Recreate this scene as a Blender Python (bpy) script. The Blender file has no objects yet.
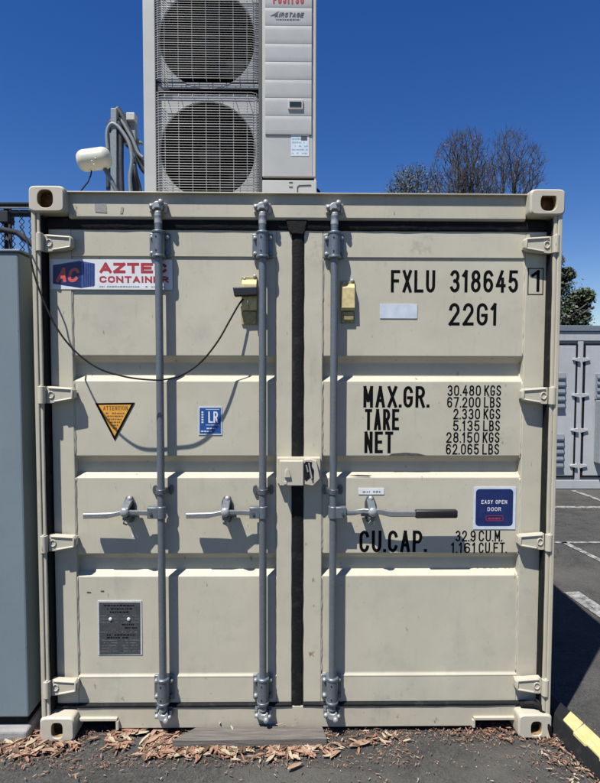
import bpy, bmesh, math, random
from mathutils import Vector, Matrix
random.seed(7)
R = math.radians
scene = bpy.context.scene
COL = scene.collection

# ------------------------------------------------------------------ camera
F = 540.0                                   # focal length in photo pixels (600 wide)
CX, CY, CZ = -0.02554, -2.48696, 1.78491
PIT, YAW, ROL = -0.048451, 0.013483, 0.0023417
fw = Vector((math.sin(YAW)*math.cos(PIT), math.cos(YAW)*math.cos(PIT), math.sin(PIT)))
rt = Vector((math.cos(YAW), -math.sin(YAW), 0))
up = rt.cross(fw)
rt2 = rt*math.cos(ROL) + up*math.sin(ROL)
up2 = up*math.cos(ROL) - rt*math.sin(ROL)
cam = bpy.data.cameras.new('camera'); camo = bpy.data.objects.new('camera', cam); COL.objects.link(camo)
cam.sensor_fit = 'HORIZONTAL'; cam.sensor_width = 36; cam.lens = F/600*36
cam.clip_start = .05; cam.clip_end = 3000
m = Matrix.Identity(4)
for i in range(3):
    m[i][0] = rt2[i]; m[i][1] = up2[i]; m[i][2] = -fw[i]
m[0][3], m[1][3], m[2][3] = CX, CY, CZ
camo.matrix_world = m
scene.camera = camo
CAM = Vector((CX, CY, CZ))

# ------------------------------------------------------------------ sky and sun
SUN = Vector((-.35, -.40, 1.0)).normalized()           # towards the sun
world = bpy.data.worlds.new('World'); scene.world = world; world.use_nodes = True
wn = world.node_tree; wn.nodes.clear()
wo = wn.nodes.new('ShaderNodeOutputWorld'); wb = wn.nodes.new('ShaderNodeBackground'); sk = wn.nodes.new('ShaderNodeTexSky')
sk.sky_type = 'NISHITA'; sk.sun_disc = False
sk.sun_elevation = math.asin(SUN.z); sk.sun_rotation = math.atan2(SUN.x, SUN.y)
sk.altitude = 300; sk.air_density = 1.0; sk.dust_density = 0.2; sk.ozone_density = 2.0
wb.inputs['Strength'].default_value = 0.066
hs = wn.nodes.new('ShaderNodeHueSaturation'); hs.inputs['Saturation'].default_value = 1.38; hs.inputs['Hue'].default_value = .517
wn.links.new(sk.outputs[0], hs.inputs['Color']); wn.links.new(hs.outputs[0], wb.inputs['Color']); wn.links.new(wb.outputs[0], wo.inputs['Surface'])
sl = bpy.data.lights.new('sun', 'SUN'); slo = bpy.data.objects.new('sun', sl); COL.objects.link(slo)
sl.energy = 5.0; sl.angle = R(.53); sl.color = (1, .965, .91)
slo.rotation_euler = SUN.to_track_quat('Z', 'Y').to_euler(); slo.location = (-6, -7, 16)
scene.view_settings.view_transform = 'Standard'; scene.view_settings.look = 'None'
scene.view_settings.exposure = 0.72; scene.view_settings.gamma = 1.0

# ------------------------------------------------------------------ helpers
def ray(px, py):
    return fw + rt2*((px-300)/F) + up2*((391.5-py)/F)
def P(px, py, Y):                            # photo measurement -> (x, z) on the vertical plane y = Y
    d = ray(px, py); t = (Y-CY)/d.y
    return CX+d.x*t, CZ+d.z*t
def PX(px, py, Y): return P(px, py, Y)[0]
def PZ(px, py, Y): return P(px, py, Y)[1]
def G(px, py, z=0.0):                        # photo measurement -> (x, y) on the level z
    d = ray(px, py); t = (z-CZ)/d.z
    return CX+d.x*t, CY+d.y*t
def V3(px, py, Y):
    x, z = P(px, py, Y); return (x, Y, z)

class MB:
    def __init__(s): s.v = []; s.f = []; s.m = []; s.cur = 0
    def add(s, vs, fs):
        o = len(s.v); s.v += [tuple(v) for v in vs]
        for f in fs: s.f.append(tuple(o+i for i in f)); s.m.append(s.cur)
        return s
    def box(s, x0, x1, y0, y1, z0, z1):
        return s.add([(x0,y0,z0),(x1,y0,z0),(x1,y1,z0),(x0,y1,z0),(x0,y0,z1),(x1,y0,z1),(x1,y1,z1),(x0,y1,z1)],
                     [(0,1,5,4),(1,2,6,5),(2,3,7,6),(3,0,4,7),(4,5,6,7),(3,2,1,0)])
    def quad(s, a, b, c, d): return s.add([a,b,c,d], [(0,1,2,3)])
    def flat(s, x0, x1, z0, z1, y): return s.add([(x0,y,z0),(x1,y,z0),(x1,y,z1),(x0,y,z1)], [(0,1,2,3)])
    def prism_y(s, poly, y0, y1):            # poly in (x,z), anticlockwise seen from the front
        n = len(poly)
        return s.add([(p[0],y0,p[1]) for p in poly]+[(p[0],y1,p[1]) for p in poly],
                     [tuple(range(n)), tuple(range(2*n-1,n-1,-1))]+[(i,i+n,(i+1)%n+n,(i+1)%n) for i in range(n)])
    def prism_x(s, poly, x0, x1):            # poly in (y,z)
        n = len(poly)
        return s.add([(x0,p[0],p[1]) for p in poly]+[(x1,p[0],p[1]) for p in poly],
                     [tuple(range(n-1,-1,-1)), tuple(range(n,2*n))]+[(i,(i+1)%n,(i+1)%n+n,i+n) for i in range(n)])
    def prism_z(s, poly, z0, z1):
        n = len(poly)
        return s.add([(p[0],p[1],z0) for p in poly]+[(p[0],p[1],z1) for p in poly],
                     [tuple(range(n-1,-1,-1)), tuple(range(n,2*n))]+[(i,(i+1)%n,(i+1)%n+n,i+n) for i in range(n)])
    def tube(s, pts, rad, n=10, ry=None, caps=True):
        pts = [Vector(p) for p in pts]; N = len(pts)
        if not hasattr(rad, '__len__'): rad = [rad]*N
        vs = []; fs = []; u = None
        for i, p in enumerate(pts):
            t = (pts[min(i+1,N-1)]-pts[max(i-1,0)]).normalized()
            if u is None:
                a = Vector((0,0,1)) if abs(t.z) < .9 else Vector((0,1,0))
                u = t.cross(a).normalized()
            else:
                u = (u - t*u.dot(t)).normalized()
            w = t.cross(u)
            for k in range(n):
                an = 2*math.pi*k/n
                vs.append(p + u*math.cos(an)*rad[i] + w*math.sin(an)*(rad[i] if ry is None else ry))
        for i in range(N-1):
            for k in range(n):
                fs.append((i*n+k, i*n+(k+1)%n, (i+1)*n+(k+1)%n, (i+1)*n+k))
        if caps: fs.append(tuple(range(n-1,-1,-1))); fs.append(tuple(range((N-1)*n, N*n)))
        return s.add(vs, fs)
    def ball(s, c, rx, ry=None, rz=None, n=12, k=8):
        ry = ry or rx; rz = rz or rx
        vs = [(c[0],c[1],c[2]-rz)]
        for i in range(1, k):
            ph = -math.pi/2+math.pi*i/k
            for j in range(n):
                a = 2*math.pi*j/n
                vs.append((c[0]+rx*math.cos(ph)*math.cos(a), c[1]+ry*math.cos(ph)*math.sin(a), c[2]+rz*math.sin(ph)))
        vs.append((c[0],c[1],c[2]+rz)); L = len(vs)-1; fs = []
        for j in range(n): fs.append((0, 1+(j+1)%n, 1+j))
        for i in range(k-2):
            for j in range(n):
                a = 1+i*n+j; b = 1+i*n+(j+1)%n; fs.append((a, b, b+n, a+n))
        for j in range(n): fs.append((L, 1+(k-2)*n+j, 1+(k-2)*n+(j+1)%n))
        return s.add(vs, fs)
    def build(s, name, mats, parent=None, smooth=False, bevel=0, seg=2, fix=True, autos=None):
        me = bpy.data.meshes.new(name); me.from_pydata(s.v, [], s.f)
        if not isinstance(mats, (list, tuple)): mats = [mats]
        for mt in mats: me.materials.append(mt)
        me.polygons.foreach_set('material_index', s.m)
        if fix:
            bm = bmesh.new(); bm.from_mesh(me); bmesh.ops.recalc_face_normals(bm, faces=bm.faces); bm.to_mesh(me); bm.free()
        if smooth: me.polygons.foreach_set('use_smooth', [True]*len(me.polygons))
        if autos is not None:
            me.polygons.foreach_set('use_smooth', [True]*len(me.polygons)); me.set_sharp_from_angle(angle=R(autos))
        me.update()
        o = bpy.data.objects.new(name, me); COL.objects.link(o)
        if parent: o.parent = parent
        if bevel:
            b = o.modifiers.new('bevel', 'BEVEL'); b.width = bevel; b.segments = seg; b.limit_method = 'ANGLE'; b.angle_limit = R(35)
        return o

def split_build(mb, name, mats, parent, **k):
    par = list(range(len(mb.v)))
    def find(a):
        while par[a] != a: par[a] = par[par[a]]; a = par[a]
        return a
    for f in mb.f:
        for i in f[1:]: par[find(i)] = find(f[0])
    groups = {}
    for f, mi in zip(mb.f, mb.m): groups.setdefault(find(f[0]), []).append((f, mi))
    out = []
    for fl in groups.values():
        b = MB(); idx = {}
        for f, mi in fl:
            for i in f:
                if i not in idx: idx[i] = len(b.v); b.v.append(mb.v[i])
            b.f.append(tuple(idx[i] for i in f)); b.m.append(mi)
        out.append(b.build(name, mats, parent, **k))
    return out
def tag(o, label=None, cat=None, group=None, kind=None):
    if label: o['label'] = label
    if cat: o['category'] = cat
    if group: o['group'] = group
    if kind: o['kind'] = kind
    return o
def empty(name, loc=(0,0,0)):
    o = bpy.data.objects.new(name, None); COL.objects.link(o); o.empty_display_size = .1
    return o        # children are built in world coordinates; origin offset is set by root_at()
def root_at(o, loc):
    """put the Empty at the thing's base while its children stay where they are"""
    o.location = loc
    for c in o.children:
        c.location = c.location - Vector(loc)
def clone(o, parent, name=None):
    c = o.copy(); COL.objects.link(c); c.parent = parent
    return c

# ------------------------------------------------------------------ materials
ALB = .80          # overall paint reflectance, set with the exposure
class NT:
    def __init__(s, name):
        s.mat = bpy.data.materials.new(name); s.mat.use_nodes = True
        s.t = s.mat.node_tree; s.b = s.t.nodes['Principled BSDF']; s.geo = None
    def n(s, k, **kw):
        x = s.t.nodes.new(k)
        for a, v in kw.items(): setattr(x, a, v)
        return x
    def l(s, a, b): s.t.links.new(a, b)
    def pos(s, scale=(1,1,1)):
        if s.geo is None: s.geo = s.n('ShaderNodeNewGeometry')
        mp = s.n('ShaderNodeMapping'); mp.inputs['Scale'].default_value = scale
        s.l(s.geo.outputs['Position'], mp.inputs['Vector']); return mp.outputs[0]
    def noise(s, scale, vec=None, detail=4, rough=.6, lo=None, hi=None):
        x = s.n('ShaderNodeTexNoise'); x.inputs['Scale'].default_value = scale
        x.inputs['Detail'].default_value = detail; x.inputs['Roughness'].default_value = rough
        s.l(vec if vec is not None else s.pos(), x.inputs['Vector'])
        if lo is None: return x.outputs['Fac']
        r = s.n('ShaderNodeMapRange'); r.inputs[1].default_value = lo; r.inputs[2].default_value = hi
        s.l(x.outputs['Fac'], r.inputs[0]); return r.outputs[0]
    def mul(s, a, b):
        x = s.n('ShaderNodeMath', operation='MULTIPLY')
        for i, v in enumerate((a, b)):
            if isinstance(v, (int, float)): x.inputs[i].default_value = v
            else: s.l(v, x.inputs[i])
        return x.outputs[0]
    def mix(s, fac, a, b):
        x = s.n('ShaderNodeMix', data_type='RGBA')
        if isinstance(fac, (int, float)): x.inputs['Factor'].default_value = fac
        else: s.l(fac, x.inputs['Factor'])
        for k, v in ((6, a), (7, b)):
            if isinstance(v, (tuple, list)): x.inputs[k].default_value = (*[q_*ALB for q_ in v[:3]], 1)
            else: s.l(v, x.inputs[k])
        return x.outputs[2]
    def bump(s, h, strength=.2, dist=.01):
        x = s.n('ShaderNodeBump'); x.inputs['Strength'].default_value = strength; x.inputs['Distance'].default_value = dist
        s.l(h, x.inputs['Height']); s.l(x.outputs[0], s.b.inputs['Normal'])
    def col(s, c):
        if isinstance(c, (tuple, list)): s.b.inputs['Base Color'].default_value = (*c[:3], 1)
        else: s.l(c, s.b.inputs['Base Color'])
    def rough(s, r):
        if isinstance(r, (int, float)): s.b.inputs['Roughness'].default_value = r
        else: s.l(r, s.b.inputs['Roughness'])
    def metal(s, v): s.b.inputs['Metallic'].default_value = v

def simple(name, c, rough=.6, metal=0, var=.12, scale=30, bump=0):
    t = NT(name)
    f = t.noise(scale, detail=3, lo=.3, hi=.7)
    t.col(t.mix(f, tuple(x*(1-var) for x in c), tuple(min(1,x*(1+var)) for x in c))); t.rough(rough); t.metal(metal)
    if bump: t.bump(t.noise(scale*3), bump, .004)
    return t.mat

def cream_paint(name, base=(.535,.505,.395), wear=1.0):
    t = NT(name)
    c = t.mix(t.noise(2.3, detail=5, lo=.3, hi=.7), tuple(x*.93 for x in base), tuple(x*1.05 for x in base))
    c = t.mix(t.mul(t.noise(1.9, detail=7, rough=.6, lo=.46, hi=.70), .30), c, (.42,.375,.305))      # warm dust
    c = t.mix(t.mul(t.noise(4.3, vec=t.pos((1,1,.8)), detail=8, rough=.62, lo=.52, hi=.74), .30), c, (.34,.335,.305))
    grime = t.noise(9, vec=t.pos((2.6,2.6,.4)), detail=7, rough=.7, lo=.56, hi=.84)       # rain streaks
    c = t.mix(t.mul(grime, .30*wear), c, (.22,.20,.155))
    dust = t.noise(8.5, detail=9, rough=.75, lo=.54, hi=.80)
    c = t.mix(t.mul(dust, .40*wear), c, (.29,.26,.20))
    sm = t.noise(3.1, vec=t.pos((1.4,1,1.2)), detail=10, rough=.72, lo=.63, hi=.72)          # handling marks
    c = t.mix(t.mul(sm, .48*wear), c, (.17,.155,.125))
    sp = t.noise(70, detail=3, lo=.70, hi=.76)                                               # chips
    c = t.mix(t.mul(sp, .6*wear), c, (.12,.09,.06))
    rs = t.noise(24, vec=t.pos((1,1,.7)), detail=6, rough=.6, lo=.675, hi=.75)
    c = t.mix(t.mul(rs, .85*wear), c, (.19,.115,.06))
    sc = t.noise(14, vec=t.pos((2.2,1,.8)), detail=5, rough=.55, lo=.69, hi=.735)              # scuffs
    c = t.mix(t.mul(sc, .62*wear), c, (.13,.115,.10))
    t.col(c)
    t.rough(t.n('ShaderNodeMapRange').outputs[0]) if False else t.rough(.52)
    h = t.n('ShaderNodeMath', operation='ADD')
    t.l(t.mul(t.noise(3.0, detail=2), 1.6), h.inputs[0]); t.l(t.mul(t.noise(120, detail=2), .05), h.inputs[1])
    t.bump(h.outputs[0], .22, .012)
    return t.mat

M = {}
M['cream'] = cream_paint('cream_paint')
M['cream_frame'] = cream_paint('cream_frame_paint', (.50,.465,.36), 1.25)
M['cream_cast'] = cream_paint('cream_casting_paint', (.52,.485,.385), 1.1)
def rubber(name, c=(.006,.006,.007)):
    t = NT(name)
    t.col(t.mix(t.noise(18, detail=6, lo=.55, hi=.8), c, (.035,.033,.03))); t.rough(.75); t.b.inputs['Specular IOR Level'].default_value = .25
    t.bump(t.noise(60, detail=4), .4, .006); return t.mat
M['rubber'] = rubber('black_rubber')
M['black_plastic'] = simple('black_plastic', (.014,.013,.016), .45)
def galv(name, c=(.185,.215,.245), metal=.5, rough=.42):
    t = NT(name)
    k = t.n('ShaderNodeTexVoronoi'); k.inputs['Scale'].default_value = 160; t.l(t.pos(), k.inputs['Vector'])
    c1 = t.mix(k.outputs['Color'], tuple(x*.85 for x in c), tuple(x*1.12 for x in c))
    c1 = t.mix(t.mul(t.noise(9, vec=t.pos((2,2,.6)), detail=6, lo=.5, hi=.75), .45), c1, (.17,.18,.18))
    c1 = t.mix(t.mul(t.noise(45, detail=5, lo=.68, hi=.74), .8), c1, (.10,.065,.045))
    t.col(c1); t.metal(metal); t.rough(rough); t.bump(t.noise(140), .12, .002); return t.mat
M['galv'] = galv('galvanised_steel')
M['galv_dark'] = galv('weathered_steel', (.13,.145,.16))
M['zinc'] = galv('bright_zinc', (.46,.47,.47), .4, .38)
M['handle_steel'] = galv('worn_handle_steel', (.27,.285,.295), .45, .42)
M['rust'] = simple('rusty_cavity', (.26,.165,.075), .9, 0, .5, 60, .4)
M['vent_plastic'] = simple('vent_plastic', (.60,.50,.24), .55, 0, .18, 45)
M['vent_dark'] = simple('vent_weathered_plastic', (.34,.29,.13), .6, 0, .25, 60)
M['letter'] = simple('stencil_black', (.0045,.0045,.0048), .6, 0, .4, 90)
M['letter'].node_tree.nodes['Principled BSDF'].inputs['Specular IOR Level'].default_value = .08
M['white_vinyl'] = simple('white_vinyl', (.72,.74,.75), .4, 0, .06, 20)
M['pale_vinyl'] = simple('pale_blue_vinyl', (.58,.65,.72), .45, 0, .10, 30)
M['navy'] = simple('navy_print', (.010,.024,.115), .35, 0, .25, 40)
M['navy_light'] = simple('navy_edge_print', (.05,.09,.28), .35, 0, .25, 40)
M['red'] = simple('red_print', (.42,.035,.045), .4, 0, .12, 40)
M['orange'] = simple('orange_print', (.74,.36,.05), .45, 0, .15, 60)
M['royal'] = simple('royal_blue_print', (.012,.075,.29), .4, 0, .15, 40)
M['plate'] = simple('data_plate_metal', (.11,.115,.12), .4, .5, .2, 60)
M['plate_rim'] = simple('data_plate_rim', (.66,.67,.66), .45, .2, .1, 60)
M['brown_print'] = simple('brown_print', (.20,.09,.02), .5)
M['grey_print'] = simple('grey_print', (.20,.21,.22), .5)

# ------------------------------------------------------------------ stroke lettering
def arc(cx, cy, rx, ry, a0, a1, n=9):
    return [(cx+rx*math.cos(R(a0+(a1-a0)*i/n)), cy+ry*math.sin(R(a0+(a1-a0)*i/n))) for i in range(n+1)]
GL = {
 '0': [arc(.5,.72,.5,.28,180,0)+arc(.5,.28,.5,.28,0,-180)+[(0,.72)]], '1': [[(.22,.80),(.55,1),(.55,0)]],
 '2': [arc(.5,.72,.48,.28,170,-25)+[(0,0),(1,0)]], '3': [arc(.5,.75,.46,.25,155,-90), arc(.5,.26,.5,.26,88,-155)],
 '4': [[(.66,1),(0,.28),(1,.28)], [(.74,.62),(.74,0)]], '5': [[(.93,1),(.12,1),(.06,.52)]+arc(.49,.31,.5,.31,128,-155)],
 '6': [arc(.5,.29,.5,.29,0,360,16), [(0,.29),(0,.70)]+arc(.5,.73,.5,.27,180,25)], '7': [[(0,1),(1,1),(.38,0)]],
 '8': [arc(.5,.27,.5,.27,0,360,16), arc(.5,.77,.43,.23,0,360,16)], '9': [arc(.5,.71,.5,.29,0,360,16), [(1,.71),(1,.30)]+arc(.5,.27,.5,.27,0,-155)],
 'A': [[(0,0),(.5,1),(1,0)], [(.18,.30),(.82,.30)]], 'B': [[(0,0),(0,1),(.5,1)]+arc(.5,.76,.42,.24,90,-90)+[(.1,.52)], arc(.5,.26,.5,.26,90,-90)+[(0,0)]],
 'C': [arc(.5,.72,.5,.28,15,180)+arc(.5,.28,.5,.28,180,345)], 'D': [[(0,0),(0,1),(.45,1)]+arc(.45,.5,.55,.5,90,-90)+[(0,0)]],
 'E': [[(1,1),(0,1),(0,0),(1,0)], [(0,.52),(.85,.52)]], 'F': [[(1,1),(0,1),(0,0)], [(0,.52),(.82,.52)]],
 'G': [arc(.5,.72,.5,.28,15,180)+arc(.5,.28,.5,.28,180,360)+[(1,.45),(.55,.45)]], 'H': [[(0,0),(0,1)],[(1,0),(1,1)],[(0,.5),(1,.5)]],
 'I': [[(.5,0),(.5,1)]], 'J': [[(.85,1),(.85,.28)]+arc(.42,.28,.43,.28,0,-170)], 'K': [[(0,0),(0,1)],[(1,1),(.04,.42)],[(.3,.58),(1,0)]],
 'L': [[(0,1),(0,0),(1,0)]], 'M': [[(0,0),(0,1),(.5,.3),(1,1),(1,0)]], 'N': [[(0,0),(0,1),(1,0),(1,1)]],
 'O': [arc(.5,.72,.5,.28,180,0)+arc(.5,.28,.5,.28,0,-180)+[(0,.72)]], 'P': [[(0,0),(0,1),(.5,1)]+arc(.5,.73,.5,.27,90,-90)+[(0,.46)]],
 'R': [[(0,0),(0,1),(.5,1)]+arc(.5,.75,.5,.25,90,-90)+[(0,.5)], [(.5,.5),(1,0)]],
 'S': [arc(.5,.75,.48,.25,20,180)+[(.06,.64),(.94,.38)]+arc(.5,.26,.5,.26,10,-165)], 'T': [[(0,1),(1,1)],[(.5,1),(.5,0)]],
 'U': [[(0,1),(0,.28)]+arc(.5,.28,.5,.28,180,360)+[(1,1)]], 'V': [[(0,1),(.5,0),(1,1)]], 'W': [[(0,1),(.25,0),(.5,.8),(.75,0),(1,1)]],
 'X': [[(0,0),(1,1)],[(0,1),(1,0)]], 'Y': [[(0,1),(.5,.5),(1,1)],[(.5,.5),(.5,0)]], 'Z': [[(0,1),(1,1),(0,0),(1,0)]],
 '.': [[(.5,.070),(.5,.078)]], '-': [[(.1,.5),(.9,.5)]], ' ': [],
}
def ribbon(mb, pts, hw, y, tf):
    q = [Vector(p) for p in pts]
    p2 = [q[0]]
    for a in q[1:]:
        if (a-p2[-1]).length > 1e-6: p2.append(a)
    N = len(p2)
    if N < 2: return
    closed = (p2[0]-p2[-1]).length < hw*.5
    if not closed:                                   # square ends
        p2[0] = p2[0]+(p2[0]-p2[1]).normalized()*hw; p2[-1] = p2[-1]+(p2[-1]-p2[-2]).normalized()*hw
    vs = []
    for i in range(N):
        d0 = (p2[i]-p2[i-1]).normalized() if i > 0 else None
        d1 = (p2[i+1]-p2[i]).normalized() if i < N-1 else None
        if closed and d0 is None: d0 = (p2[-1]-p2[-2]).normalized()
        if closed and d1 is None: d1 = (p2[1]-p2[0]).normalized()
        if d0 is None: d0 = d1
        if d1 is None: d1 = d0
        n0 = Vector((-d0.y, d0.x)); n1 = Vector((-d1.y, d1.x)); mm = n0+n1
        mm = mm.normalized() if mm.length > 1e-4 else n0
        L = hw/max(.78, mm.dot(n0))
        vs.append(p2[i]+mm*L); vs.append(p2[i]-mm*L)
    mb.add([(tf(v)[0], y, tf(v)[1]) for v in vs], [(2*i, 2*i+1, 2*i+3, 2*i+2) for i in range(N-1)])
def text(mb, s, x0, z0, x1, z1, y, t=.13, gap=.32, narrow='1I.', slant=0, fixed=None):
    """fit s into the box (x0..x1, z0..z1); t stroke width as part of height"""
    def w(c): return .12 if c == '.' else (.35 if c in 'I' else (.6 if c == '1' else 1.0)) if c != ' ' else .55
    units = sum(w(c) for c in s)+gap*(len(s)-1)
    H = z1-z0; u = (x1-x0)/units; st = t*H
    x = x0
    for c in s:
        cw = w(c)*u
        if c == '.':
            mb.flat(x+cw*.5-st/2, x+cw*.5+st/2, z0, z0+st*1.02, y); x += cw+gap*u; continue
        for ip, pl in enumerate(GL[c]):
            pts = []
            for a, b in pl:
                if c in '.I': xx = x+cw*.5
                elif c == '1': xx = x+cw*.5+(a-.45)*u*.75
                else: xx = x+st/2+a*(cw-st)
                zz = z0+st/2*(0 if c in '.' else 1)+b*(H-st)
                pts.append((xx+slant*(zz-z0), zz))
            sub = [pts[0]]; k_ = 0
            for i in range(1, len(pts)):
                sub.append(pts[i])
                last = i == len(pts)-1
                sharp = False
                if not last:
                    d0 = Vector(pts[i])-Vector(pts[i-1]); d1 = Vector(pts[i+1])-Vector(pts[i])
                    sharp = d0.length > 1e-7 and d1.length > 1e-7 and d0.normalized().dot(d1.normalized()) < .35
                if last or sharp:                    # a sharp corner starts a new stroke
                    ribbon(mb, sub, st/2, y-.00012*(ip*3+k_), lambda v: (v[0], v[1])); sub = [pts[i]]; k_ += 1
        x += cw+gap*u
def ptext(mb, s, px0, py0, px1, py1, Y, **k):       # box given by photo measurements on plane Y
    xa, zt = P(px0, py0, Y); xb, zb = P(px1, py1, Y)
    text(mb, s, xa, zb, xb, zt, Y, **k)
def dashes(mb, x0, x1, z, h, y, rng, cover=.8):     # fine print too small to read in the photo
    x = x0
    while x < x1:
        w = rng.uniform(.6, 2.2)*h
        if rng.random() < cover: mb.flat(x, min(x1, x+w), z, z+h*rng.uniform(.75,1), y)
        x += w+h*.45

# ================================================================== GROUND
def asphalt():
    t = NT('asphalt')
    v = t.n('ShaderNodeTexVoronoi'); v.inputs['Scale'].default_value = 120; t.l(t.pos(), v.inputs['Vector'])
    agg = t.mix(v.outputs['Color'], (.013,.013,.013), (.082,.080,.072))
    v2 = t.noise(170, detail=2, lo=.6, hi=.70)
    c = t.mix(t.mul(v2, .75), agg, (.13,.125,.112))
    c = t.mix(t.mul(t.noise(1.7, detail=6, lo=.35, hi=.68), .5), c, (.062,.060,.054))
    c = t.mix(t.mul(t.noise(5.5, detail=8, rough=.7, lo=.48, hi=.72), .7), c, (.013,.013,.0135))
    c = t.mix(t.mul(t.noise(.8, detail=6, lo=.48, hi=.66), .62), c, (.105,.100,.088))
    c = t.mix(t.mul(t.noise(1.1, vec=t.pos((.7,3.2,1)), detail=7, rough=.65, lo=.54, hi=.66), .55), c, (.022,.022,.021))
    cr = t.n('ShaderNodeTexVoronoi', feature='DISTANCE_TO_EDGE'); cr.inputs['Scale'].default_value = .9
    wv = t.n('ShaderNodeVectorMath', operation='ADD'); nc = t.n('ShaderNodeTexNoise'); nc.inputs['Scale'].default_value = 3; nc.inputs['Detail'].default_value = 5; t.l(t.pos(), nc.inputs['Vector'])
    t.l(t.pos(), wv.inputs[0]); t.l(nc.outputs['Color'], wv.inputs[1]); t.l(wv.outputs[0], cr.inputs['Vector'])
    ck = t.n('ShaderNodeMapRange'); ck.inputs[1].default_value = .004; ck.inputs[2].default_value = .012; ck.inputs[3].default_value = 1; ck.inputs[4].default_value = 0
    t.l(cr.outputs['Distance'], ck.inputs[0]); c = t.mix(t.mul(t.mul(ck.outputs[0], t.noise(2.2, detail=3, lo=.5, hi=.6)), .8), c, (.010,.010,.010))
    t.col(c); t.rough(.9)
    h = t.n('ShaderNodeMath', operation='ADD'); t.l(t.mul(v.outputs['Distance'], .8), h.inputs[0]); t.l(t.noise(60, detail=6), h.inputs[1])
    t.bump(h.outputs[0], .7, .006)
    return t.mat
g = MB()
fx = [-900,-60,-12]+[-4+.08*i for i in range(101)]+[12,60,900]
fy = [-60,-12,-3]+[-1.6+.08*i for i in range(41)]+[4,8,14,60,1500]
def gz(x, y):
    if -4 <= x <= 4 and -1.6 < y < 1.7:
        from mathutils import noise as nz
        e = min(1, (y+1.6)/.4, (1.68-y)/.4, (4-abs(x))/.5)
        return -.004+e*.010*nz.noise((x*2.2, y*2.2, 3.1))+e*.004*nz.noise((x*9, y*9, 1.1))
    return -.004
nx, ny = len(fx), len(fy)
g.add([(x, y, gz(x, y)) for y in fy for x in fx], [(j*nx+i, j*nx+i+1, (j+1)*nx+i+1, (j+1)*nx+i) for j in range(ny-1) for i in range(nx-1)])
ground = tag(g.build('ground', asphalt(), smooth=True), kind='structure')
def worn_white():
    t = NT('worn_road_paint')
    f = t.noise(14, detail=8, rough=.75, lo=.36, hi=.60)
    t.col(t.mix(f, (.40,.40,.385), (.07,.07,.067))); t.rough(.8); return t.mat
M['road_paint'] = worn_white()
def mark(pa, pb, w):
    (xa, ya), (xb, yb) = G(*pa), G(*pb)
    d = Vector((xb-xa, yb-ya)).normalized(); n = Vector((-d.y, d.x))*w/2
    b = MB(); b.add([(xa+n.x,ya+n.y,.003),(xa-n.x,ya-n.y,.003),(xb-n.x,yb-n.y,.003),(xb+n.x,yb+n.y,.003)], [(0,1,2,3)])
    o = b.build('painted_line', M['road_paint'], fix=False); tag(o, kind='structure'); return o
for pa, pb, w in (((520,507.3),(720,507.5),.10), ((540,542.5),(700,542.5),.05), ((573,490.6),(640,514),.075),
                  ((563,542),(640,580),.06), ((571,592),(660,652),.13)):
    mark(pa, pb, w)

# ================================================================== MAIN CONTAINER
YD, YP, YR = .075, .082, .120        # door frame face, outer and inner corrugation faces
W2, HT = 1.219, 2.591
box = empty('shipping_container')
tag(box, 'cream steel shipping container with closed double doors and three locking bars', 'container')
LEN = 6.058

def rounded(x0, x1, z0, z1, r, n):     # n points per corner, anticlockwise from the front
    pts = []
    for cx, cz, a in ((x1-r,z0+r,-90),(x1-r,z1-r,0),(x0+r,z1-r,90),(x0+r,z0+r,180)):
        for i in range(n): pts.append((cx+r*math.cos(R(a+90*i/(n-1))), cz+r*math.sin(R(a+90*i/(n-1)))))
    return pts
def casting(x0, z0, hw, hh, hz, y0=0.0, sgn=1, name='corner_casting', sq=2.6, flat_top=0):
    x1, z1 = x0+.162, z0+.118; n = 8; k = 4*n
    b = MB()
    n = 14; k = 4*n
    def sup(ix, ex=7.0):
        mx, mz, ha, hb = (x0+x1)/2, (z0+z1)/2, (x1-x0)/2-ix, (z1-z0)/2-ix; pts = []
        for i in range(k):
            a = 2*math.pi*i/k; c, s_ = math.cos(a), math.sin(a)
            pts.append((mx+ha*math.copysign(abs(c)**(2/ex), c), mz+hb*math.copysign(abs(s_)**(2/ex), s_)))
        return pts
    o1 = sup(0); o0 = sup(.007)
    cx, cz = (x0+x1)/2+hz[0], (z0+z1)/2+hz[1]
    def hole(f):
        pts = []
        for i in range(k):
            a = 2*math.pi*i/k; c, s_ = math.cos(a), math.sin(a)
            zz = hh*f*math.copysign(abs(s_)**(2/sq), s_)
            if flat_top and zz > flat_top*hh: zz = flat_top*hh
            pts.append((cx+hw*f*math.copysign(abs(c)**(2/sq), c), cz+zz))
        return pts
    D = .178
    loops = [[(p[0], y0+sgn*D, p[1]) for p in o1], [(p[0], y0+sgn*.008, p[1]) for p in o1], [(p[0], y0, p[1]) for p in o0],
             [(p[0], y0, p[1]) for p in hole(1.08)], [(p[0], y0+sgn*.004, p[1]) for p in hole(1.0)], [(p[0], y0+sgn*.03, p[1]) for p in hole(1.0)],
             [(p[0], y0+sgn*.031, p[1]) for p in sup(.015)], [(p[0], y0+sgn*.075, p[1]) for p in sup(.015)]]
    vs = [v for L in loops for v in L]
    for j in range(len(loops)-1):
        b.cur = 1 if j >= 4 else 0
        if j == 0: b.add(vs, [])
        for i in range(k):
            b.f.append((j*k+i, j*k+(i+1)%k, (j+1)*k+(i+1)%k, (j+1)*k+i)); b.m.append(b.cur)
    b.f.append(tuple(range((len(loops)-1)*k, len(loops)*k))); b.m.append(1)
    b.f.append(tuple(range(k))); b.m.append(0)
    return b.build(name, [M['cream_cast'], M['rust']], box, autos=40, fix=True)
casting(-W2, HT-.118, .034, .039, (-.005,.0))
casting(W2-.162, HT-.118, .036, .038, (.004,-.002), flat_top=.8)
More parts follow.
